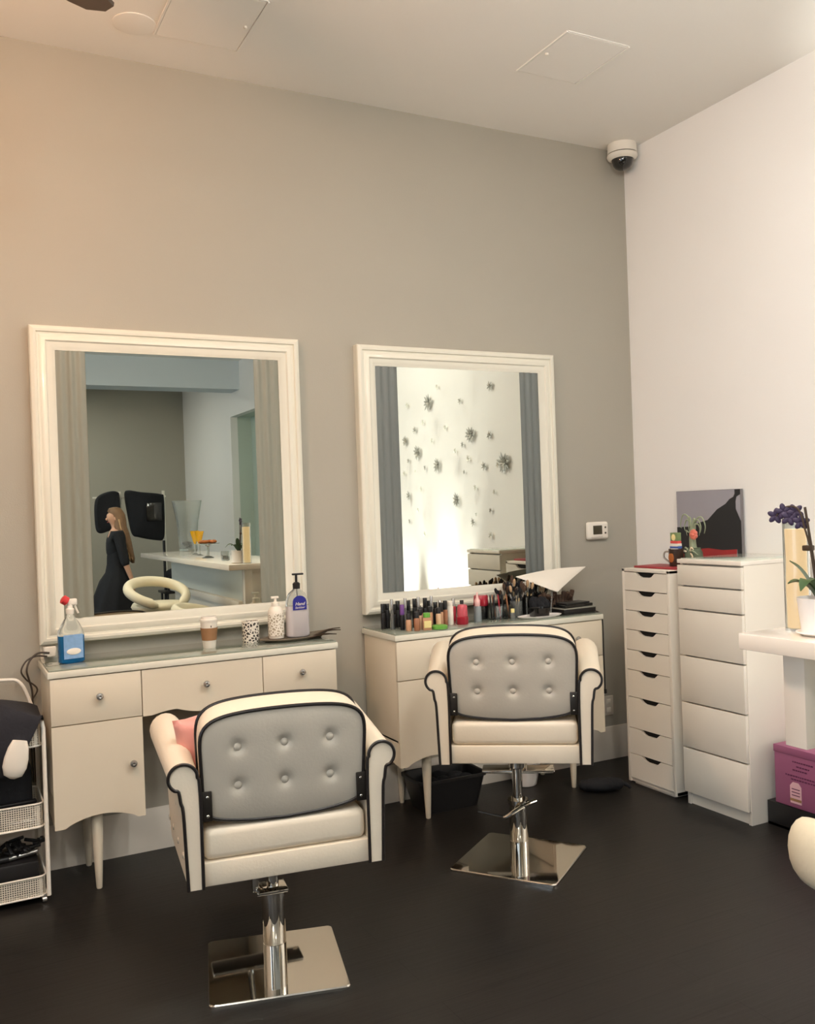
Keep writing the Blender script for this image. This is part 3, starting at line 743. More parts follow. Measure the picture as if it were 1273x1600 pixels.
for k in range(6):
    a = k*1.05; p = tag(obj('pastry', G().ball((0, 0, 0), .032, .02, .016, 12, 8), 'pastry', loc=(-1.63+.055*math.cos(a), -3.80+.055*math.sin(a), 1.15+.145), rot=(0, 0, a+1)), 'small brown pastry piled on the glass stand on the counter', 'pastry', 'pastries on the glass stand')
t = thing('candle_holder', 'small clear glass candle holder beside the orchid, in the mirror', 'candle holder', (-1.66, -3.15, 1.15))
obj('glass_cup', G().lathe([(.03, 0), (.036, .01), (.038, .08), (.034, .08), (.03, .012), (.001, .012)], n=24, cap=False), 'clear_thick', t)
obj('candle', G().lathe([(.026, .013), (.026, .045), (.001, .045)], n=20), 'candle_white', t)

# uplights on the floor along the right wall
for k, (x, y) in enumerate(UPL):
    t = thing('floor_uplight', 'small white can uplight on the floor, lighting the flower wall', 'uplight', (x, y, 0), group='floor uplights along the right wall')
    obj('can', G().lathe([(.055, 0), (.058, .004), (.058, .13), (.05, .13), (.048, .11), (.001, .11)], n=28, cap=False), 'white_plastic', t)
    obj('lens', G().lathe([(.047, .111), (.03, .118), (.001, .12)], n=20), 'uplight_glass', t)

# wall flowers on the right wall (seen in the right mirror)
def flower_mesh(r, seed, np_):
    rnd = random.Random(seed); g = G()
    for ring, (nn, rr, lift) in enumerate([(np_, 1, .25), (max(4, np_-3), .68, .6), (4, .38, .85)]):
        for k in range(nn):
            a = 2*PI*k/nn+rnd.uniform(-.15, .15)+ring*.4; L = r*rr*rnd.uniform(.85, 1.05); w = L*.15
            R = []
            for q in (0, .25, .5, .75, 1):
                ww = w*math.sin(PI*(.12+.82*q))**.8 if q < 1 else .0006
                x = -(.012+lift*L*q*(1.1-.5*q)); rad = L*q*(1-.25*lift)
                cy, cz = math.cos(a), math.sin(a)
                R.append([(x, rad*cy-ww*cz, rad*cz+ww*cy), (x-.0015-ww*.25, rad*cy, rad*cz), (x, rad*cy+ww*cz, rad*cz-ww*cy), (x+.001-ww*.2, rad*cy, rad*cz)])
            g.loft(R)
    return g
FL = [(-1.62, 2.43, .053), (-2.43, 2.53, .035), (-2.59, 2.42, .096), (-2.07, 2.37, .038), (-2.98, 2.44, .042), (-2.7, 2.26, .036), (-2.85, 2.21, .045), (-2.32, 2.18, .039), (-1.92, 2.09, .092), (-1.65, 2.06, .046), (-3.04, 2.13, .063), (-2.55, 2.09, .036), (-2.05, 2.02, .034), (-2.17, 1.98, .034), (-2.81, 2.01, .085), (-2.99, 1.95, .033), (-2.47, 1.88, .082), (-1.97, 1.9, .044), (-1.74, 1.83, .05), (-1.55, 1.83, .035), (-1.46, 1.84, .106), (-2.04, 1.8, .026), (-3.08, 1.84, .042), (-2.87, 1.85, .02), (-2.69, 1.87, .028), (-1.88, 1.67, .033), (-2.77, 1.69, .036), (-3.01, 1.64, .054), (-1.61, 1.63, .028), (-2.17, 1.58, .079), (-1.67, 1.49, .028), (-1.88, 1.46, .022), (-2.84, 1.51, .028), (-1.93, 1.4, .044), (-2.73, 1.3, .036), (-1.68, 1.3, .039), (-3.01, 1.41, .029)]
big = {2: 'large silver metal flower high on the lit wall, upper left in the right mirror', 8: 'large silver metal flower at the middle of the lit wall in the right mirror',
       20: 'largest silver metal flower, by the right light strip in the right mirror', 14: 'large silver metal flower left of middle in the right mirror', 16: 'large silver metal flower just above the bright glow in the right mirror',
       29: 'large silver metal flower lowest among the big ones in the right mirror', 10: 'medium silver metal flower half hidden at the left light strip in the right mirror', 0: 'silver metal flower nearest the top of the right mirror'}
for i, (y, z, r) in enumerate(FL):
    o = obj('wall_flower', flower_mesh(r*.84, i, 11 if r > .06 else 7), 'flower_silver' if (r > .045 or i % 3 == 0) else 'flower_white', loc=(-.004, y, z), ang=50)
    tag(o, big.get(i, 'small silver-white metal flower on the lit wall in the right mirror'), 'wall flower', None if i in big else 'small metal flowers on the right wall')

# ------------------------------------------------------------------ cream ring-back bar stools by the counter
def stool(x, y, rz, top, label, tall):
    t = thing('bar_stool', label, 'bar stool', (x, y, 0), rz)
    sz = top-.27
    g = G(); g.lathe([(.03, sz-.05), (.13, sz-.045), (.20, sz-.01), (.222, sz+.03), (.205, sz+.06), (.12, sz+.065), (.001, sz+.055)], n=40); obj('seat', g, 'stool_leather', t, ang=70)
    rings = []
    for k in range(0, 49):
        a = -PI*.86+2*PI*.86*k/48      # 0 = back (-y local)
        rise = (math.cos(a)*.5+.5)**.8
        Rr = .225+.02*rise; vz = .042+(tall-.042)*rise; hx_ = .036+.006*rise
        e = min(1, (48-abs(2*k-48))/6+.35)
        cz = sz+.035+rise*(.235-vz)
        rings.append([((Rr+hx_*e*math.cos(b))*math.sin(a), -(Rr+hx_*e*math.cos(b))*math.cos(a), cz+vz*e*math.sin(b)) for b in [2*PI*i/18 for i in range(18)]])
    obj('ring_back', G().loft(rings), 'stool_leather', t, ang=80)
    obj('gas_lift', G().lathe([(.03, .03), (.03, sz*.55), (.02, sz*.56), (.02, sz-.04)], n=20), 'chrome', t)
    obj('base', G().lathe([(.21, 0), (.21, .008), (.1, .02), (.035, .04), (.001, .04)], n=36), 'chrome', t)
    obj('footrest', G().tube([(.02, 0, .27), (.13, .05, .27), (.16, .13, .27), (.1, .2, .27), (0, .22, .27), (-.1, .2, .27), (-.16, .13, .27), (-.13, .05, .27), (-.02, 0, .27)], .009, 8, smooth=4), 'chrome', t)
    return t
stool(-2.12, -3.62, math.radians(-14), 1.02, 'cream ring-back bar stool with open centre, seen in the left mirror', .045)
stool(-1.865, -3.02, math.radians(-62), .835, 'cream rounded bar stool at the counter, cut by the right edge', .085)

# ------------------------------------------------------------------ far end seen in the left mirror: rack with black hoods, person
def hood(pts, y, label, name='black_equipment_cover'):
    g = G(); c = catmull([Vector((x, 0, z)) for x, z in pts], 5, True)
    cx = sum(p.x for p in c)/len(c); cz = sum(p.z for p in c)/len(c)
    rings = []
    for k, yy in ((.90, -.09), (.98, -.06), (1, 0), (.98, .06), (.90, .09)):
        rings.append([(cx+(p.x-cx)*k, y+yy, cz+(p.z-cz)*k) for p in c])
    g.loft(rings); return tag(obj(name, g, 'black_fabric', ang=60), label, 'equipment cover')
hood([(-1.975, 1.70), (-1.93, 1.82), (-1.80, 1.875), (-1.70, 1.87), (-1.675, 1.80), (-1.675, 1.50), (-1.72, 1.40), (-1.80, 1.38), (-1.92, 1.35), (-1.97, 1.42)], -7.8, 'black rounded hood-shaped cover hanging left on the rack, in the mirror')
h2 = hood([(-1.605, 1.84), (-1.56, 1.885), (-1.4, 1.86), (-1.16, 1.83), (-1.12, 1.78), (-1.12, 1.45), (-1.14, 1.25), (-1.22, 1.23), (-1.45, 1.28), (-1.53, 1.33), (-1.58, 1.6)], -7.8, 'large black square cover with a glossy window hanging on the rack, in the mirror')
obj('clear_window', G().box(-1.36, -1.16, -7.705, -7.698, 1.48, 1.72, r=.01), 'black_gloss', h2)
t = thing('rolling_rack', 'rolling rack of white posts behind the person, in the left mirror', 'rack', (-1.36, -7.93, 0))
for x in (-.285, .27): obj('post', G().tube([(x, 0, .06), (x, 0, 1.875)], .019, 12), 'white_plastic', t)
obj('top_rail', G().tube([(-.62, 0, 1.80), (.3, 0, 1.80)], .012, 10), 'white_plastic', t)
for x in (-.285, .27):
    obj('foot', G().box(x-.025, x+.025, -.25, .25, .045, .07, r=.005), 'white_plastic', t)
    for yy in (-.22, .22): obj('caster', G().cyl((x-.012, yy, .024), (x+.012, yy, .024), .023), 'black_plastic', t)
t = thing('black_floor_stand', 'thin black pole stand with a tray, beside the rack in the mirror', 'stand', (-1.175, -7.6, 0))
obj('pole', G().cyl((0, 0, .02), (0, 0, 1.23), .018), 'black_plastic', t)
obj('base', G().lathe([(.2, 0), (.2, .015), (.03, .03), (.001, .03)], n=28), 'black_plastic', t)
g = G(); g.ball((0, 0, 0), .20, .13, .09); g.box(-.17, .17, -.11, .11, -.2, 0, r=.04, seg=3)
tag(obj('black_bag', g, 'black_fabric', loc=(-1.02, -7.45, .80), ang=60), 'black bag on the low side table, behind the counter in the mirror', 'bag')
t = thing('side_table', 'small dark side table carrying the black bag, in the mirror', 'side table', (-1.02, -7.45, 0))
obj('top', G().box(-.24, .24, -.2, .2, .57, .60, r=.004), 'black_plastic', t)
for sx in (-.2, .2):
    for sy in (-.16, .16): obj('leg', G().cyl((sx, sy, 0), (sx, sy, .57), .014), 'black_plastic', t)

def skin_obj(name, chains, m, parent=None, root=None, sub=2):
    """chains: lists of (key, (x,y,z), r); repeated keys join"""
    idx = {}; V = []; E = []; Rr = []
    for ch in chains:
        prev = None
        for key, p, r in ch:
            if key not in idx:
                idx[key] = len(V); V.append(p); Rr.append(r)
            if prev is not None: E.append((prev, idx[key]))
            prev = idx[key]
    me = bpy.data.meshes.new(name); me.from_pydata(V, E, [])
    o = bpy.data.objects.new(name, me); COL.objects.link(o)
    md = o.modifiers.new('skin', 'SKIN'); md.use_smooth_shade = True
    sv = me.skin_vertices[0].data
    for i, r in enumerate(Rr): sv[i].radius = (r, r) if not isinstance(r, tuple) else r; sv[i].use_root = False
    sv[idx[root] if root else 0].use_root = True
    sd = o.modifiers.new('sub', 'SUBSURF'); sd.levels = sub; sd.render_levels = sub
    me.materials.append(MATS[m]); 
    if parent is not None: o.parent = parent
    return o
# person, local frame: facing +Y, x right; root on the floor
P0 = thing('person', 'person with long light brown hair in black clothes walking, seen in the left mirror', 'person', (-2.01, -6.2, 0), math.radians(90))
def finger(side, i, hx, hy, hz):
    L = [.034, .04, .037, .03][i]; y = hy+.028-.018*i
    return [('palm%s' % side, (hx, hy, hz), .02), ('f%s%da' % (side, i), (hx+.002*side, y, hz-.045), .0085), ('f%s%db' % (side, i), (hx-.004*side, y+.002, hz-.045-L*.8), .0075), ('f%s%dc' % (side, i), (hx-.014*side, y+.004, hz-.045-L*1.5), .006)]
ch = [[('pelvis', (0, 0, .90), (.13, .10)), ('waist', (0, .005, 1.05), (.105, .08)), ('chest', (0, .0, 1.22), (.125, .095)), ('upchest', (0, -.01, 1.34), (.11, .075)), ('neck', (0, -.005, 1.42), .045), ('neck2', (0, .012, 1.47), .042), ('skull', (0, .016, 1.54), .100), ('crown', (0, .006, 1.61), .085)],
      [('neck2', 0, 0), ('jaw', (0, .055, 1.478), (.03, .025))]]
ch[1] = [('skull', 0, 0), ('jaw', (0, .058, 1.49), (.046, .038))]
for s in (1, -1):
    sh = (s*.155, -.01, 1.345)
    el = (s*.20, -.055, 1.06) if s == 1 else (s*.20, -.02, 1.06)
    wr = (s*.205, -.13, .84) if s == 1 else (s*.2, .02, .84)
    pa = (wr[0], wr[1]+.01, wr[2]-.06)
    ch.append([('upchest', 0, 0), ('sh%d' % s, sh, .052), ('el%d' % s, el, .036), ('wr%d' % s, wr, .023), ('palm%d' % s, pa, (.017, .03))])
    for i in range(4): ch.append(finger(s, i, *pa))
    ch.append([('palm%d' % s, pa, .02), ('th%da' % s, (pa[0]-.008*s, pa[1]+.038, pa[2]-.005), .009), ('th%db' % s, (pa[0]-.014*s, pa[1]+.05, pa[2]-.035), .0075)])
    hp = (s*.085, 0, .86); kn = (s*.09, .10, .50) if s == 1 else (s*.09, -.02, .48); an = (s*.09, .12, .09) if s == 1 else (s*.09, -.28, .16)
    fo = (an[0], an[1]+.12, .03) if s == 1 else (an[0], an[1]+.10, .04)
    ch.append([('pelvis', 0, 0), ('hip%d' % s, hp, .085), ('kn%d' % s, kn, .055), ('an%d' % s, an, .038), ('heel%d' % s, (an[0], an[1]+.01, an[2]-.05), .032), ('toe%d' % s, fo, (.035, .022))])
body = skin_obj('body', ch, 'skin', P0, 'pelvis')
# clothes
sw = [[('b', (0, .005, 1.07), .115), ('c', (0, 0, 1.22), (.14, .11)), ('d', (0, -.01, 1.34), (.125, .088)), ('e', (0, -.005, 1.395), .062)]]
for s in (1, -1):
    el = (s*.20, -.055, 1.06) if s == 1 else (s*.20, -.02, 1.06); wr = (s*.205, -.13, .84) if s == 1 else (s*.2, .02, .84)
    mid = tuple(el[k]*.75+wr[k]*.25 for k in range(3))
    sw.append([('d', 0, 0), ('s%d' % s, (s*.155, -.01, 1.345), .066), ('l%d' % s, el, .05), ('m%d' % s, mid, .044)])
skin_obj('top', sw, 'black_fabric', P0, 'b')
tr = [[('p', (0, 0, .885), (.11, .085)), ('q', (0, 0, .86), (.13, .10))]]
for s in (1, -1):
    hp = (s*.085, 0, .84); kn = (s*.09, .10, .50) if s == 1 else (s*.09, -.02, .48); an = (s*.09, .12, .12) if s == 1 else (s*.09, -.27, .19)
    tr.append([('q', 0, 0), ('h%d' % s, hp, .1), ('k%d' % s, kn, .075), ('n%d' % s, an, .058)])
skin_obj('trousers', tr, 'black_fabric', P0, 'p')
g = G(); g.loft([[(rx*math.cos(a)*(1+f*math.cos(9*a)), oy+ry*math.sin(a)*(1+f*math.cos(9*a+1)), z) for a in [2*PI*k/54 for k in range(54)]] for z, rx, ry, oy, f in ((1.19, .118, .080, 0, 0), (1.12, .120, .096, 0, 0), (1.03, .122, .101, 0, 0), (.94, .142, .120, 0, .01), (.85, .185, .175, .01, .02), (.70, .20, .215, .03, .035), (.55, .21, .25, .05, .05), (.42, .215, .27, .06, .06))], cap0=False, cap1=False); obj('long_tunic', g, 'black_fabric', P0, ang=80)
# hair : cap plus long strands down the back
g = G()
def face_y(z): return 0
hr = []
for z, rx, ry, cy in ((1.655, .02, .02, -.005), (1.645, .055, .06, -.005), (1.61, .078, .082, -.010), (1.57, .084, .078, -.035), (1.50, .09, .072, -.050), (1.44, .095, .075, -.05), (1.36, .105, .075, -.075), (1.26, .11, .07, -.10), (1.16, .10, .055, -.13), (1.08, .07, .04, -.16), (1.03, .02, .015, -.18)):
    hr.append([(rx*math.cos(2*PI*k/24)*(1+.05*math.sin(k*3.1)), cy+ry*math.sin(2*PI*k/24)*(1+.06*math.sin(k*2.3)), z) for k in range(24)])
g.loft(hr); obj('hair', g, 'hair', P0, ang=80)
g = G()
for k in range(22):
    a = PI+PI*k/21; x = .085*math.cos(a); y = -.03+.06*math.sin(a); rr = random.Random(k)
    g.tube([(x*.9, y, 1.52), (x*1.05, y-.02, 1.40), (x*1.1+rr.uniform(-.01, .01), y-.05, 1.24), (x*.9+rr.uniform(-.02, .02), y-.07-rr.uniform(0, .03), 1.04+rr.uniform(0, .1))], lambda q: .012*(1-q*.75), 8, smooth=4)
obj('hair_lengths', g, 'hair_tip', P0)
g = G(); g.ball((0, .084, 1.525), .009, .014, .017, 10, 8); obj('nose', g, 'skin', P0)
for s in (1, -1):
    obj('eye', G().ball((s*.024, .072, 1.548), .010, .008, .006, 10, 6), 'eye_dark', P0)
    obj('ear', G().ball((s*.060, .005, 1.53), .008, .016, .026, 10, 8), 'skin', P0)
obj('mouth', G().ball((0, .074, 1.492), .017, .008, .006, 10, 6), 'lip', P0)
for s, (ax, ay, az) in ((1, (.09, .12, 0)), (-1, (-.09, -.28, .0))):
    g = G(); g.loft([[(ax+w*math.cos(a)*1, ay+.055+l*math.sin(a), z) for a in [2*PI*k/20 for k in range(20)]] for w, l, z in ((.042, .125, .0), (.045, .13, .02), (.043, .12, .045), (.038, .07, .07))]); obj('shoe', g, 'black_plastic', P0)

# ------------------------------------------------------------------ objects on the left vanity
ZT = .9262
t = thing('spray_bottle', 'blue glass cleaner spray bottle with a red nozzle, on the left vanity', 'spray bottle', (-3.285, -.215, ZT), math.radians(10))
def sup(hx, hy, z, n=28, e=3.2): return [(math.copysign(abs(math.cos(a))**(2/e), math.cos(a))*hx, math.copysign(abs(math.sin(a))**(2/e), math.sin(a))*hy, z) for a in [2*PI*k/n for k in range(n)]]
obj('liquid', G().loft([sup(.044, .028, 0), sup(.052, .032, .006), sup(.053, .033, .115)]), 'blue_liquid', t)
g = G(); g.loft([sup(.0535, .0335, .1155), sup(.05, .032, .135), sup(.035, .026, .165), sup(.016, .015, .195, e=2), sup(.013, .013, .215, e=2)]); obj('shoulder', g, 'clear_thick', t)
g = G(); g.loft([[(x*1.0, -.034+(0 if abs(x) < .03 else .002), z) for x in (-.04, -.02, 0, .02, .04)]+[(x, -.0325, z) for x in (.04, .02, 0, -.02, -.04)] for z in (.02, .12)]); obj('label_sheet', g, 'blue_label', t)
obj('label_badge', G().ball((0, -.0345, .05), .03, .002, .014), 'paper_white', t)
g = G(); g.lathe([(.016, .205), (.017, .225), (.012, .23), (.010, .245)], n=20); g.box(-.012, .03, -.010, .010, .240, .268, r=.006, seg=3); g.tube([(.02, 0, .245), (.026, 0, .225), (.034, 0, .205)], .0045, 8, smooth=3); sp = obj('sprayer_head', g, 'white_plastic', t)
g = G(); g.lathe([(.009, 0), (.019, .004), (.019, .024), (.012, .028)], n=20, mtx=Matrix.Translation((-.008, 0, .255)) @ Matrix.Rotation(math.radians(-55), 4, 'Y')); obj('nozzle_cap', g, 'red_plastic', sp)
t = thing('coffee_cup', 'white paper coffee cup with a brown sleeve, on the left vanity', 'cup', (-2.692, -.20, ZT))
obj('cup_body', G().lathe([(.027, 0), (.028, .002), (.039, .125), (.001, .125)], n=28), 'paper_white', t)
obj('sleeve', G().lathe([(.0315, .036), (.0325, .036), (.0385, .092), (.037, .092)], n=28, cap=False), 'cardboard', t)
obj('lid', G().lathe([(.0415, .122), (.0415, .130), (.036, .133), (.034, .143), (.001, .143)], n=28), 'white_plastic', t)
obj('stirrer', G().box(-.002, .002, -.037, -.035, .095, .125), 'dark_metal', t)
t = thing('candle_jar', 'white lattice candle holder beside the coffee cup', 'candle holder', (-2.487, -.165, ZT))
obj('lattice', G().lathe([(.038, 0), (.0395, .003), (.0395, .098), (.036, .1), (.036, .098), (.036, .01), (.001, .01)], n=36, cap=False), 'filigree', t)
obj('rim', G().lathe([(.0405, .096), (.0405, .102), (.036, .102), (.036, .096)], n=36, cap=False), 'candle_white', t)
obj('wax', G().lathe([(.034, .011), (.034, .06), (.001, .06)], n=24), 'candle_white', t)
g = G(); R = []
for k, z in ((.9, .0), (1, .005), (1.12, .013), (1.09, .016), (.95, .009), (.02, .008)):
    R.append([(k*.145*math.cos(a)*(1+.06*math.cos(2*a)), k*.075*math.sin(a)*(1+.09*math.cos(3*a)), z+(.012*max(0, math.cos(a))**3 if k > .95 else 0)) for a in [2*PI*i/40 for i in range(40)]])
g.loft(R); tag(obj('leaf_tray', g, 'tray_woven', loc=(-2.29, -.205, ZT), rot=(0, 0, .05)), 'grey-brown leaf-shaped tray under the two pump bottles', 'tray')
g = G(); leaf(g, (0, 0, .008), (.15, -.01, .028), .014, .012); leaf(g, (.0, -.01, .008), (.16, .02, .034), .010, .012); leaf(g, (-.02, -.02, .006), (.12, -.03, .014), .014, .008)
tag(obj('dried_leaves', g, 'stem_brown', loc=(-2.225, -.255, ZT)), 'dark dried leaves spread beside the leaf tray', 'leaves')
t = thing('lotion_dispenser', 'white lattice lotion pump bottle on the leaf tray', 'pump bottle', (-2.367, -.18, ZT+.011))
obj('bottle', G().lathe([(.034, 0), (.036, .003), (.036, .125), (.03, .14), (.018, .15), (.018, .158), (.001, .158)], n=32), 'candle_white', t)
obj('lattice', G().lathe([(.0365, .012), (.038, .014), (.038, .115), (.0365, .117)], n=32, cap=False), 'filigree_pale', t)
g = G(); g.lathe([(.019, .152), (.019, .168), (.006, .172), (.006, .19), (.001, .19)], n=20); g.box(-.022, .016, -.007, .007, .186, .197, r=.003); obj('pump', g, 'candle_white', t)
t = thing('sanitizer_bottle', 'large pump bottle with a blue label and black pump, on the leaf tray', 'pump bottle', (-2.263, -.19, ZT+.011))
def sb(hx, hy, z): return sup(hx, hy, z, e=3)
obj('bottle', G().loft([sb(.05, .03, 0), sb(.055, .034, .006), sb(.055, .034, .145)]), 'milky', t)
g = G(); g.loft([sb(.0548, .0338, .1455), sb(.052, .033, .175), sb(.038, .028, .205), sb(.018, .016, .222), sb(.014, .014, .23)]); obj('upper_bottle', g, 'clear_thick', t)
g = G(); pl = [(-.034, .128), (.034, .128), (.034, .165)]+[(.034*math.cos(a), .165+.03*math.sin(a)) for a in [PI*k/12 for k in range(1, 12)]]+[(-.034, .165)]
g.prism(pl, -.0375, -.0345, 'y'); lb = obj('label_sheet', g, 'royal_label', t)
text_mesh('lettering', 'Hand', .022, 'paper_white', lb, (0, -.038, .156), (PI/2, 0, 0), shear=.3)
text_mesh('lettering', 'Sanitizer', .014, 'paper_white', lb, (0, -.038, .139), (PI/2, 0, 0), shear=.3)
g = G(); g.lathe([(.017, .226), (.018, .25), (.012, .256), (.006, .258), (.006, .292), (.001, .292)], n=20); g.box(-.020, .036, -.007, .007, .290, .299, r=.003); obj('pump', g, 'black_plastic', t)
obj('dip_tube', G().cyl((0, 0, .01), (0, 0, .226), .003), 'white_plastic', t)
# plug with cables at the left end
t = thing('power_adapter', 'white plug adapter on the wall behind the blue spray bottle', 'plug', (-3.352, -.004, .962))
obj('adapter_body', G().box(-.026, .026, -.045, 0, -.028, .018, r=.006, seg=3), 'white_plastic', t)
obj('wall_plate', G().box(-.035, .035, -.004, .003, -.05, .03), 'white_plastic', t)
for k, (dx, r) in enumerate([(0, .0042), (-.022, .0036)]):
    g = G(); g.tube([(-3.355-.01*k, -.05, .953-.014*k), (-3.40+dx*.3, -.055, .957-.012*k), (-3.435+dx*.6, -.06, .93), (-3.450+dx, -.07, .89), (-3.442+dx*.5, -.055, .85), (-3.43-dx, -.04, .80), (-3.428+dx*.4, -.035, .74), (-3.43+dx*.5, -.035, .66), (-3.425+dx*.5, -.035, .4)], r, 8, smooth=6)
    tag(obj('power_cable', g, 'cable'), ['thicker grey-brown cable looping down beside the left vanity', 'thinner grey-brown cable on the outside of the loop beside the left vanity'][k], 'cable')
# cable hanging off the right end of the right vanity
g = G(); g.tube([(-.70, -.28, .932), (-.62, -.30, .931), (-.588, -.345, .925), (-.583, -.37, .88), (-.584, -.372, .7), (-.582, -.372, .55), (-.580, -.368, .505)], .0035, 8, smooth=5)
c = tag(obj('hanging_cord', g, 'black_plastic'), 'black cord hanging down the right end of the makeup vanity', 'cable')
obj('cord_plug', G().box(-.587, -.573, -.376, -.36, .485, .51, r=.003), 'black_plastic', c)

# ------------------------------------------------------------------ makeup on the right vanity
def bottle(name, label, cat, x, y, r, h, m, capr, caph, capm, group=None, sq=False, label_m=None):
    t = thing(name, label, cat, (x, y, ZT), random.uniform(-.4, .4), group)
    if sq: obj('bottle', G().box(-r, r, -r*.8, r*.8, 0, h, r=.003), m, t)
    else: obj('bottle', G().lathe([(r*.92, 0), (r, .003), (r, h-.006), (r*.8, h), (.001, h)], n=20), m, t)
    if capr: obj('cap', G().lathe([(capr, h), (capr, h+caph-.002), (capr*.9, h+caph), (.001, h+caph)], n=18), capm, t)
    if label_m: obj('label_sheet', G().box(-r*.85, r*.85, -r-.001, -r+.002, h*.2, h*.75), label_m, t)
    return t
fnd = [(-1.735, -.315, .014, .055, 'foundation', 'squat tan foundation bottle at the front left of the makeup'),
       (-1.700, -.335, .015, .062, 'foundation_dark', 'brown foundation bottle second from the front left of the makeup'),
       (-1.668, -.310, .014, .070, 'foundation_pale', 'pale foundation bottle behind the brown one, black cap'),
       (-1.600, -.290, .014, .078, 'foundation', 'taller tan foundation bottle left of the green compact'),
       (-1.570, -.322, .014, .072, 'foundation_pale', 'pale foundation bottle just behind the green compact'),
       (-1.640, -.270, .013, .075, 'foundation_dark', 'dark tan foundation bottle behind the yellow-labelled jar')]
for x, y, r, h, m, lb in fnd: bottle('foundation_bottle', lb, 'makeup bottle', x, y, r, h, m, r*.8, .03, 'black_plastic')
bottle('foundation_bottle', 'slim brown foundation bottle right of the green compact, with a long black cap', 'makeup bottle', -1.535, -.285, .012, .075, 'foundation', .011, .045, 'black_plastic')
bottle('foundation_bottle', 'slim pinkish foundation bottle beside the white cream tube', 'makeup bottle', -1.503, -.272, .012, .082, 'foundation_dark', .011, .045, 'black_plastic')
bottle('makeup_jar', 'squat jar with a pale yellow label among the foundation bottles', 'makeup jar', -1.650, -.345, .021, .062, 'foundation', .018, .022, 'green_compact', sq=True, label_m='yellow_label')
bottle('makeup_tube', 'small purple-capped tube behind the foundation bottles', 'makeup tube', -1.742, -.262, .011, .075, 'black_plastic', .011, .05, 'purple_cap')
for k in range(11):
    x = -1.80+.030*k; bottle('liner_tube', 'tall black makeup tube in the row behind the foundation bottles', 'makeup tube', x, -.165+.014*(k % 2), .0125, [.082, .094, .070, .088, .076][k % 5], 'black_plastic', .0115, [.045, .03, .05][k % 3], 'black_gloss', group='black tubes behind the foundations')
for k in range(4):
    bottle('lip_gloss', 'slim clear lip gloss tube standing among the black tubes', 'lip gloss', -1.775+.075*k, -.215, .008, .10, 'clear_thick', .008, .05, 'silver', group='clear gloss tubes')
bottle('cream_tube', 'white cream tube standing right of the black tubes', 'cream tube', -1.462, -.25, .017, .095, 'paper_white', .015, .025, 'white_plastic')
t = thing('green_compact', 'round lime green compact at the front edge of the makeup', 'compact', (-1.585, -.355, ZT))
obj('case', G().lathe([(.036, 0), (.04, .003), (.04, .016), (.034, .02), (.001, .02)], n=30), 'green_compact', t)
t = thing('red_jar', 'pink and red patterned jar with a red base, middle of the makeup', 'makeup jar', (-1.405, -.275, ZT))
obj('jar', G().lathe([(.026, .04), (.027, .044), (.026, .09), (.02, .1), (.001, .1)], n=26), 'pink_red', t)
obj('red_base', G().lathe([(.028, 0), (.03, .004), (.03, .036), (.026, .04), (.001, .04)], n=26), 'crimson', t)
t = thing('clear_pump_bottle', 'grey clear bottle with a pale pink pointed cap, middle of the makeup', 'bottle', (-1.292, -.24, ZT))
obj('bottle', G().loft([sup(.019, .014, z, e=4) for z in (0, .08)]), 'grey_liquid', t)
obj('cap', G().lathe([(.012, .08), (.014, .085), (.015, .11), (.008, .122), (.004, .15), (.001, .152)], n=18), 'pale_pink', t)
t = thing('crimson_jar', 'tall dark red container behind the grey clear bottle', 'container', (-1.215, -.15, ZT))
obj('jar', G().lathe([(.034, 0), (.036, .004), (.036, .07), (.001, .07)], n=26), 'black_gloss', t)
obj('lid', G().lathe([(.038, .07), (.04, .075), (.038, .120), (.034, .126), (.001, .126)], n=26), 'crimson', t)
for k, (x, y) in enumerate([(-1.43, -.16), (-1.385, -.15), (-1.345, -.17), (-1.475, -.17)]):
    bottle('polish_bottle', 'small dark bottle standing behind the red patterned jar', 'small bottle', x, y, .014, .07+.01*(k % 2), ['foundation_dark', 'crimson', 'black_gloss', 'foundation_pale'][k], .010, .04, ['black_plastic', 'silver'][k % 2], group='small bottles behind the red jar')
def brush(x, y, ang, tilt, L, lab, grp, dark):
    t = thing('makeup_brush', lab, 'makeup brush', (x, y, ZT+.006), ang, grp)
    mt = Matrix.Rotation(tilt, 4, 'Y')
    obj('handle', G().lathe([(.002, 0), (.0035, .03), (.0045, L*.5), (.003, L*.62)], n=10, mtx=mt), ['black_gloss', 'black_gloss', 'wood_handle', 'black_gloss', 'navy_fabric'][dark % 5], t)
    obj('ferrule', G().lathe([(.0036, L*.62), (.005, L*.78)], n=10, mtx=mt), 'silver' if dark % 2 else 'dark_metal', t)
    obj('bristles', G().lathe([(.005, L*.78), (.009, L*.88), (.007, L*.96), (.001, L)], n=12, mtx=mt), ['brown_bristle', 'black_fabric', 'black_fabric', 'brown_bristle', 'tan_bristle'][(dark+k_ofs) % 5], t)
k_ofs = 0
POTS = [(-1.025, -.20, .034, .085, 'clear cylinder pot of thin brushes, left of the black bowl'), (-1.05, -.12, .038, .09, 'dark brush pot behind the black bowl'), (-.905, -.13, .042, .10, 'black brush pot under the white folded sheet, left'), (-.80, -.10, .042, .10, 'black brush pot under the white folded sheet, right'), (-.985, -.10, .034, .10, 'dark pot of tall brushes against the mirror frame')]
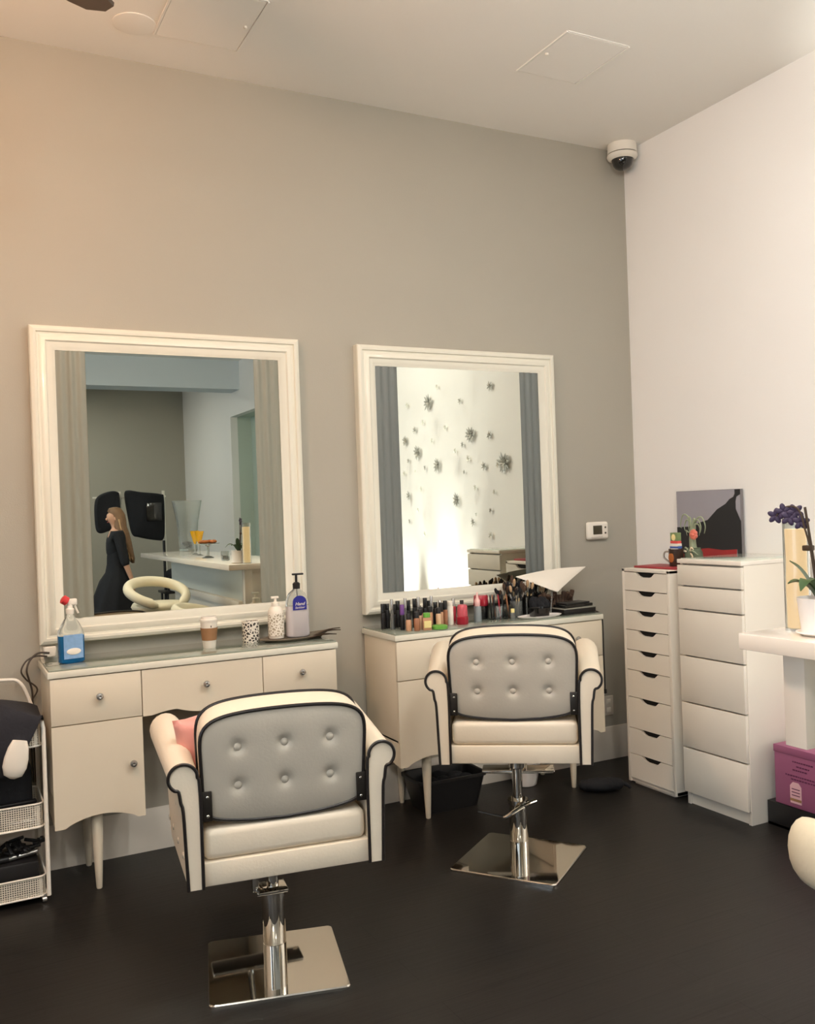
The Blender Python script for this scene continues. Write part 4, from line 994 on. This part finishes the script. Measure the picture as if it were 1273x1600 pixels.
for pi, (x, y, r, h, lb) in enumerate(POTS):
    t = thing('brush_pot', lb, 'brush pot', (x, y, ZT))
    obj('pot', G().lathe([(r*.94, 0), (r, .003), (r, h), (r-.002, h), (r-.003, .005), (.001, .005)], n=24, cap=False), 'clear_thick' if pi == 0 else 'black_gloss', t)
    rnd = random.Random(pi)
    for k in range([9, 8, 12, 12, 7][pi]):
        a = k*2.399; q = r*.55
        k_ofs = pi if pi < 3 else 2
        brush(x+q*math.cos(a)*.4, y+q*math.sin(a)*.4, a, rnd.uniform(.10, .30), rnd.uniform(.135, .19) if pi != 4 else rnd.uniform(.17, .225), 'makeup brush standing in the '+lb.split(',')[0].replace(' of thin brushes', '').replace(' of tall brushes', '')+(' by the black bowl' if pi == 0 else ' at the mirror' if pi == 4 else (', '+lb.split(', ')[1] if ', ' in lb else '')), 'brushes in the '+lb, k)
for k in range(7):
    x = -1.19+.018*k; t = thing('makeup_pencil', 'makeup pencil leaning in the bunch right of the grey clear bottle', 'pencil', (x, -.215+.01*(k % 3), ZT+.0045), .0, 'makeup pencils')
    mt = Matrix.Rotation(.12*math.sin(k*2), 4, 'Y') @ Matrix.Rotation(-.1, 4, 'X')
    obj('barrel', G().lathe([(.004, 0), (.004, .115), (.001, .125)], n=8, mtx=mt), ['black_plastic', 'navy_fabric', 'foundation_dark', 'crimson'][k % 4], t)
t = thing('pencil_cup', 'clear acrylic cup holding the makeup pencils', 'cup', (-1.135, -.215, ZT))
obj('cup', G().loft([sup(.066, .03, .0, e=6), sup(.066, .03, .07, e=6), sup(.064, .028, .07, e=6), sup(.064, .028, .003, e=6)], cap0=True, cap1=True), 'clear', t)
# white oval tray with a black square bowl
g = G(); g.loft([[(k*.135*math.cos(a), k*.065*math.sin(a), z) for a in [2*PI*i/40 for i in range(40)]] for k, z in ((.8, 0), (.9, .002), (1, .011), (.98, .012), (.86, .005), (.02, .004))])
tag(obj('oval_tray', g, 'pot_white', loc=(-.955, -.315, ZT)), 'white oval tray under the black square bowl, front of the right vanity', 'tray')
t = thing('black_bowl', 'black square bowl on the white oval tray', 'bowl', (-.955, -.312, ZT+.0052))
obj('bowl', G().loft([sup(.045, .036, .0, e=5), sup(.052, .042, .045, e=5), sup(.049, .039, .045, e=5), sup(.043, .034, .004, e=5)]), 'black_gloss', t)
bottle('mini_bottle', 'tiny gold-topped bottle left of the black bowl', 'small bottle', -1.105, -.285, .012, .035, 'clear_thick', .010, .02, 'yellow_label')
t = thing('applicator_stick', 'thin clear upright stick standing behind the black bowl', 'applicator', (-.985, -.24, ZT))
obj('stick', G().lathe([(.0035, 0), (.0035, .10), (.001, .102)], n=8), 'clear_thick', t)
g = G(); R = random.Random(5)
for k in range(16):
    a = k*2.4; g.ball((.045*math.cos(a)*R.random(), .03*math.sin(a)*R.random(), .04+.03*R.random()), .024, .02, .035, 12, 8)
tag(obj('hair_powder_puff', g, 'black_fabric', loc=(-.88, -.21, ZT-.004)), 'dark fluffy brush bundle lying behind the tray', 'brush bundle')
# belt-like brush roll between pots and palettes
g = G()
for k in range(13):
    x = -.1+.2*k/12; g.tube([(x, 0, .001+.006), (x+.004*math.sin(k), .01, .06), (x*1.1, .02*math.cos(k), .10+.012*math.sin(k*1.7))], lambda q: .010+.003*math.sin(q*9), 8, smooth=4)
tag(obj('brush_roll', g, 'brown_bristle', loc=(-.735, -.185, ZT)), 'brown bristled brush roll behind the black palettes', 'brush roll')
# white folded sheet held above the brushes
g = G(); n = 14
def sheet(u, v, s):   # u along, v from the far edge (0) to the tip (1)
    x = -.215+.48*u; tip = 1-abs(u-.42)/.58 if u > .42 else u/.42
    z = .115*(-v*tip)+.026*u+.012*math.sin(u*PI); y = -.10*v*tip-.02*math.sin(v*PI)*tip
    return (x, y, z+s)
for s in (0, .0022):
    vs = [[g.bm.verts.new(sheet(i/n, j/6, s)) for j in range(7)] for i in range(n+1)]
    for i in range(n):
        for j in range(6): g.bm.faces.new((vs[i][j], vs[i+1][j], vs[i+1][j+1], vs[i][j+1]))
t = thing('folded_paper', 'white triangular folded sheet propped above the brush pots', 'paper', (-.760, -.13, ZT+.205))
obj('sheet', g, 'paper_white', t, ang=80)
obj('support_stick', G().tube([(-.03, -.075, -.09), (-.055, -.10, -.15), (-.085, -.13, -.2045)], .0035, 8, smooth=3), 'clear_thick', t)
# palettes
t = thing('makeup_palette', 'wide flat black case with a pale rim, at the right end of the vanity', 'palette', (-.705, -.285, ZT), .04)
obj('case', G().box(-.11, .11, -.05, .06, 0, .028, r=.003), 'black_plastic', t)
obj('pale_rim', G().box(-.112, .112, -.052, .062, .028, .033, r=.001), 'palette_grey', t)
t = thing('makeup_palette', 'smaller flat black case lying on the wide case', 'palette', (-.705, -.275, ZT+.0335), .1)
obj('case', G().box(-.10, .105, -.045, .05, 0, .016, r=.003), 'black_gloss', t); obj('lid', G().box(-.085, .085, -.043, .048, .016, .026, r=.003), 'black_plastic', t)

# ------------------------------------------------------------------ floor things near the right vanity
g = G(); w0, w1, d0, d1, H = .15, .19, .10, .125, .165
g.loft([sup(w0, d0, .0, e=8), sup(w1, d1, H, e=8), sup(w1-.008, d1-.008, H, e=8), sup(w0-.006, d0-.006, .008, e=8)])
t = thing('waste_basket', 'black basket on the floor beneath the right vanity', 'basket', (-1.50, -.19, 0), -.03)
obj('basket_body', g, 'black_plastic', t)
obj('rim', G().loft([sup(w1+.006, d1+.006, H-.012, e=8), sup(w1+.006, d1+.006, H+.002, e=8), sup(w1-.006, d1-.006, H+.002, e=8), sup(w1-.006, d1-.006, H-.012, e=8)], loop=True), 'black_plastic', t)
g = G(); R = random.Random(9)
for k in range(9): g.ball((R.uniform(-.12, .12), R.uniform(-.06, .06), 0.118+R.uniform(0, .02)), .05, .045, .03, 10, 8)
obj('liner', g, 'black_fabric', t)
t = thing('white_pot', 'small white pot on the floor by the wall, behind the raised salon chair', 'pot', (-.965, -.135, 0))
obj('pot', G().lathe([(.06, 0), (.065, .004), (.092, .13), (.086, .13), (.06, .01), (.001, .01)], n=32, cap=False), 'pot_white', t)
g = G(); g.ball((0, 0, .035), .10, .065, .035, 20, 12); g.ball((.06, -.01, .035), .06, .045, .034, 16, 10); g.ball((-.07, .02, .03), .05, .045, .029, 16, 10); g.tube([(.08, 0, .04), (.13, -.02, .03), (.15, -.03, .012)], lambda q: .014*(1-.4*q), 8, smooth=3)
tag(obj('black_pouch', g, 'black_fabric', loc=(-.70, -.46, 0), rot=(0, 0, -.3), ang=80), 'black soft pouch on the floor at the right leg of the vanity', 'pouch')

# ------------------------------------------------------------------ trolley at left
TX0, TX1, TY0, TY1 = -3.88, -3.417, -.375, -.075
t = thing('rolling_cart', 'white three-tier mesh rolling cart at the left edge', 'cart', (0, 0, 0))
t.location = ((TX0+TX1)/2, (TY0+TY1)/2, 0)
hx, hy = (TX1-TX0)/2, (TY1-TY0)/2
def rrect(hx, hy, z, r=.03, n=5):
    c = []
    for cx_, cy_, a0 in ((hx-r, hy-r, 0), (-hx+r, hy-r, PI/2), (-hx+r, -hy+r, PI), (hx-r, -hy+r, 1.5*PI)):
        for i in range(n): c.append((cx_+r*math.cos(a0+i*PI/2/(n-1)), cy_+r*math.sin(a0+i*PI/2/(n-1)), z))
    return c
for k, (zb_, zt) in enumerate(((.628, .728), (.305, .398), (.030, .108))):
    tr_ = obj('tray_%s' % 'tier' if False else 'tier_tray', G().loft([rrect(hx-.012, hy-.012, zb_+.001), rrect(hx-.012, hy-.012, zt), rrect(hx-.0135, hy-.0135, zt), rrect(hx-.0135, hy-.0135, zb_+.0025)], cap0=True, cap1=True), 'perforated', t)
    g = G(); g.tube(rrect(hx-.011, hy-.011, zt), .004, 8, closed=True); g.tube(rrect(hx-.011, hy-.011, zb_), .004, 8, closed=True); obj('rim', g, 'white_plastic', tr_)
for s in (-1, 1):
    for ys in (-1, 1):
        obj('post', G().tube([(s*(hx-.004), ys*(hy-.004), .03), (s*(hx-.004), ys*(hy-.004), .70), (s*(hx-.012), ys*(hy-.01), .738)], .0085, 10), 'white_plastic', t)
        c = obj('caster', G().cyl((s*(hx-.02)-.008, ys*(hy-.02), .0125), (s*(hx-.02)+.008, ys*(hy-.02), .0125), .0125, 14), 'silver', t)
        obj('caster_fork', G().box(s*(hx-.02)-.012, s*(hx-.02)+.012, ys*(hy-.02)-.008, ys*(hy-.02)+.008, .016, .032, r=.002), 'silver', c)
obj('push_handle', G().tube([(-hx+.01, hy-.015, .74), (-hx+.03, hy-.012, .83), (-hx+.09, hy-.01, .862), (hx-.13, hy-.01, .862), (hx-.06, hy-.012, .84), (hx-.02, hy-.015, .74)], .0075, 10, smooth=6), 'white_plastic', t)
# contents
g = G()   # towel heaped on the top tray
n = 22; vsn = []
def tw(i, j, s):
    u = i/n; v = j/n   # u: along x, v: back -> front hanging
    x = -.25+.46*u; yv = v*1.32
    if yv < .68: y = .10-.27*yv/.68; z = .735+.075*math.sin(PI*min(u*1.02, 1))**.6*math.sin(PI*(.15+.62*yv))+.012*math.sin(9*u+5*yv)
    else:
        d = (yv-.68)/.64; y = -.175-.012*math.sin(PI*d); lim = max(.0, 1-abs(u-.66)/.62)
        z = .765-.215*d*min(1, lim*1.9)-.02*d
        x = x-.10*d*(u-.40)*1.8
        z += .0
    return (x, y-s*.006, z+s*.006)
for s in (0, 1):
    vs = [[g.bm.verts.new(tw(i, j, s)) for j in range(n+1)] for i in range(n+1)]
    for i in range(n):
        for j in range(n): g.bm.faces.new((vs[i][j], vs[i+1][j], vs[i+1][j+1], vs[i][j+1]))
tag(obj('dark_cloth', g, 'navy_fabric', loc=((TX0+TX1)/2+.02, (TY0+TY1)/2, 0), ang=80), 'dark navy cloth heaped over the top tray of the cart', 'cloth')
g = G(); g.loft([[(k*math.cos(a)*.045, k*math.sin(a)*.016, z) for a in [2*PI*i/20 for i in range(20)]] for k, z in ((.2, -.078), (.75, -.066), (1, -.035), (1, 0), (.85, .04), (.6, .07))])
tag(obj('white_cloth', g, 'paper_white', loc=(-3.527, -.425, .605), rot=(0, .22, .0), ang=80), 'rounded white cloth end hanging beneath the navy cloth on the cart', 'cloth')
R = random.Random(3)
def hairbrush(x, y, z, a, lb, m1='black_plastic', m2='dark_metal', L=.2):
    t = thing('hair_brush', lb, 'hair brush', (x, y, z), a)
    obj('handle', G().tube([(0, 0, .011), (L*.5, 0, .012)], .0085, 10), m1, t)
    obj('barrel', G().tube([(L*.5, 0, .02), (L, 0, .02)], .018, 16), m2, t)
ZC = .3085
hairbrush(-3.68, -.30, ZC, .1, 'dark round hair brush on the middle tray of the cart')
hairbrush(-3.66, -.335, ZC, -.02, 'pale-barrelled round hair brush on the middle tray', 'black_plastic', 'silver')
t = thing('flat_iron', 'grey and black hair straightener lying over the middle tray', 'hair straightener', (-3.56, -.315, ZC+.065), .06)
obj('arm', G().box(-.11, .11, -.014, .014, 0, .014, r=.005), 'silver', t); obj('arm', G().box(-.11, .11, -.014, .014, .018, .032, r=.005), 'black_plastic', t)
g = G(); g.box(-.2, .12, -.04, .10, 0, .24, r=.03, seg=3); tag(obj('black_tool_case', g, 'black_fabric', loc=(-3.58, -.24, ZC-.001)), 'black soft tool case in the middle tray of the cart', 'case')
g = G(); g.box(-.17, .17, -.11, .11, 0, .13, r=.01); tag(obj('black_storage_bin', g, 'black_plastic', loc=(-3.62, -.22, .0335)), 'black bin filling the bottom tray of the cart', 'bin')
t = thing('curling_iron', 'silver-barrelled curling iron lying on the black bin', 'curling iron', (-3.56, -.29, .1645), .1)
obj('barrel', G().tube([(0, 0, .012), (.11, 0, .02)], .0095, 12), 'silver', t); obj('handle', G().tube([(-.12, 0, .012), (0, 0, .012)], .012, 12), 'black_plastic', t)
g = G()
for k in range(34):
    m_ = Matrix.Translation((R.uniform(-.15, .15), R.uniform(-.05, .03), .012+R.uniform(0, .045))) @ Matrix.Rotation(R.uniform(0, 3), 4, 'Z') @ Matrix.Rotation(R.uniform(-.7, .7), 4, 'Y')
    g.box(-.03, .03, -.007, .007, -.006, .006, r=.003, mtx=m_)
tag(obj('hair_clip_heap', g, 'black_plastic', loc=(-3.58, -.24, .175)), 'heap of black hair clips on top of the bottom tray bin', 'hair clips')['kind'] = 'stuff'
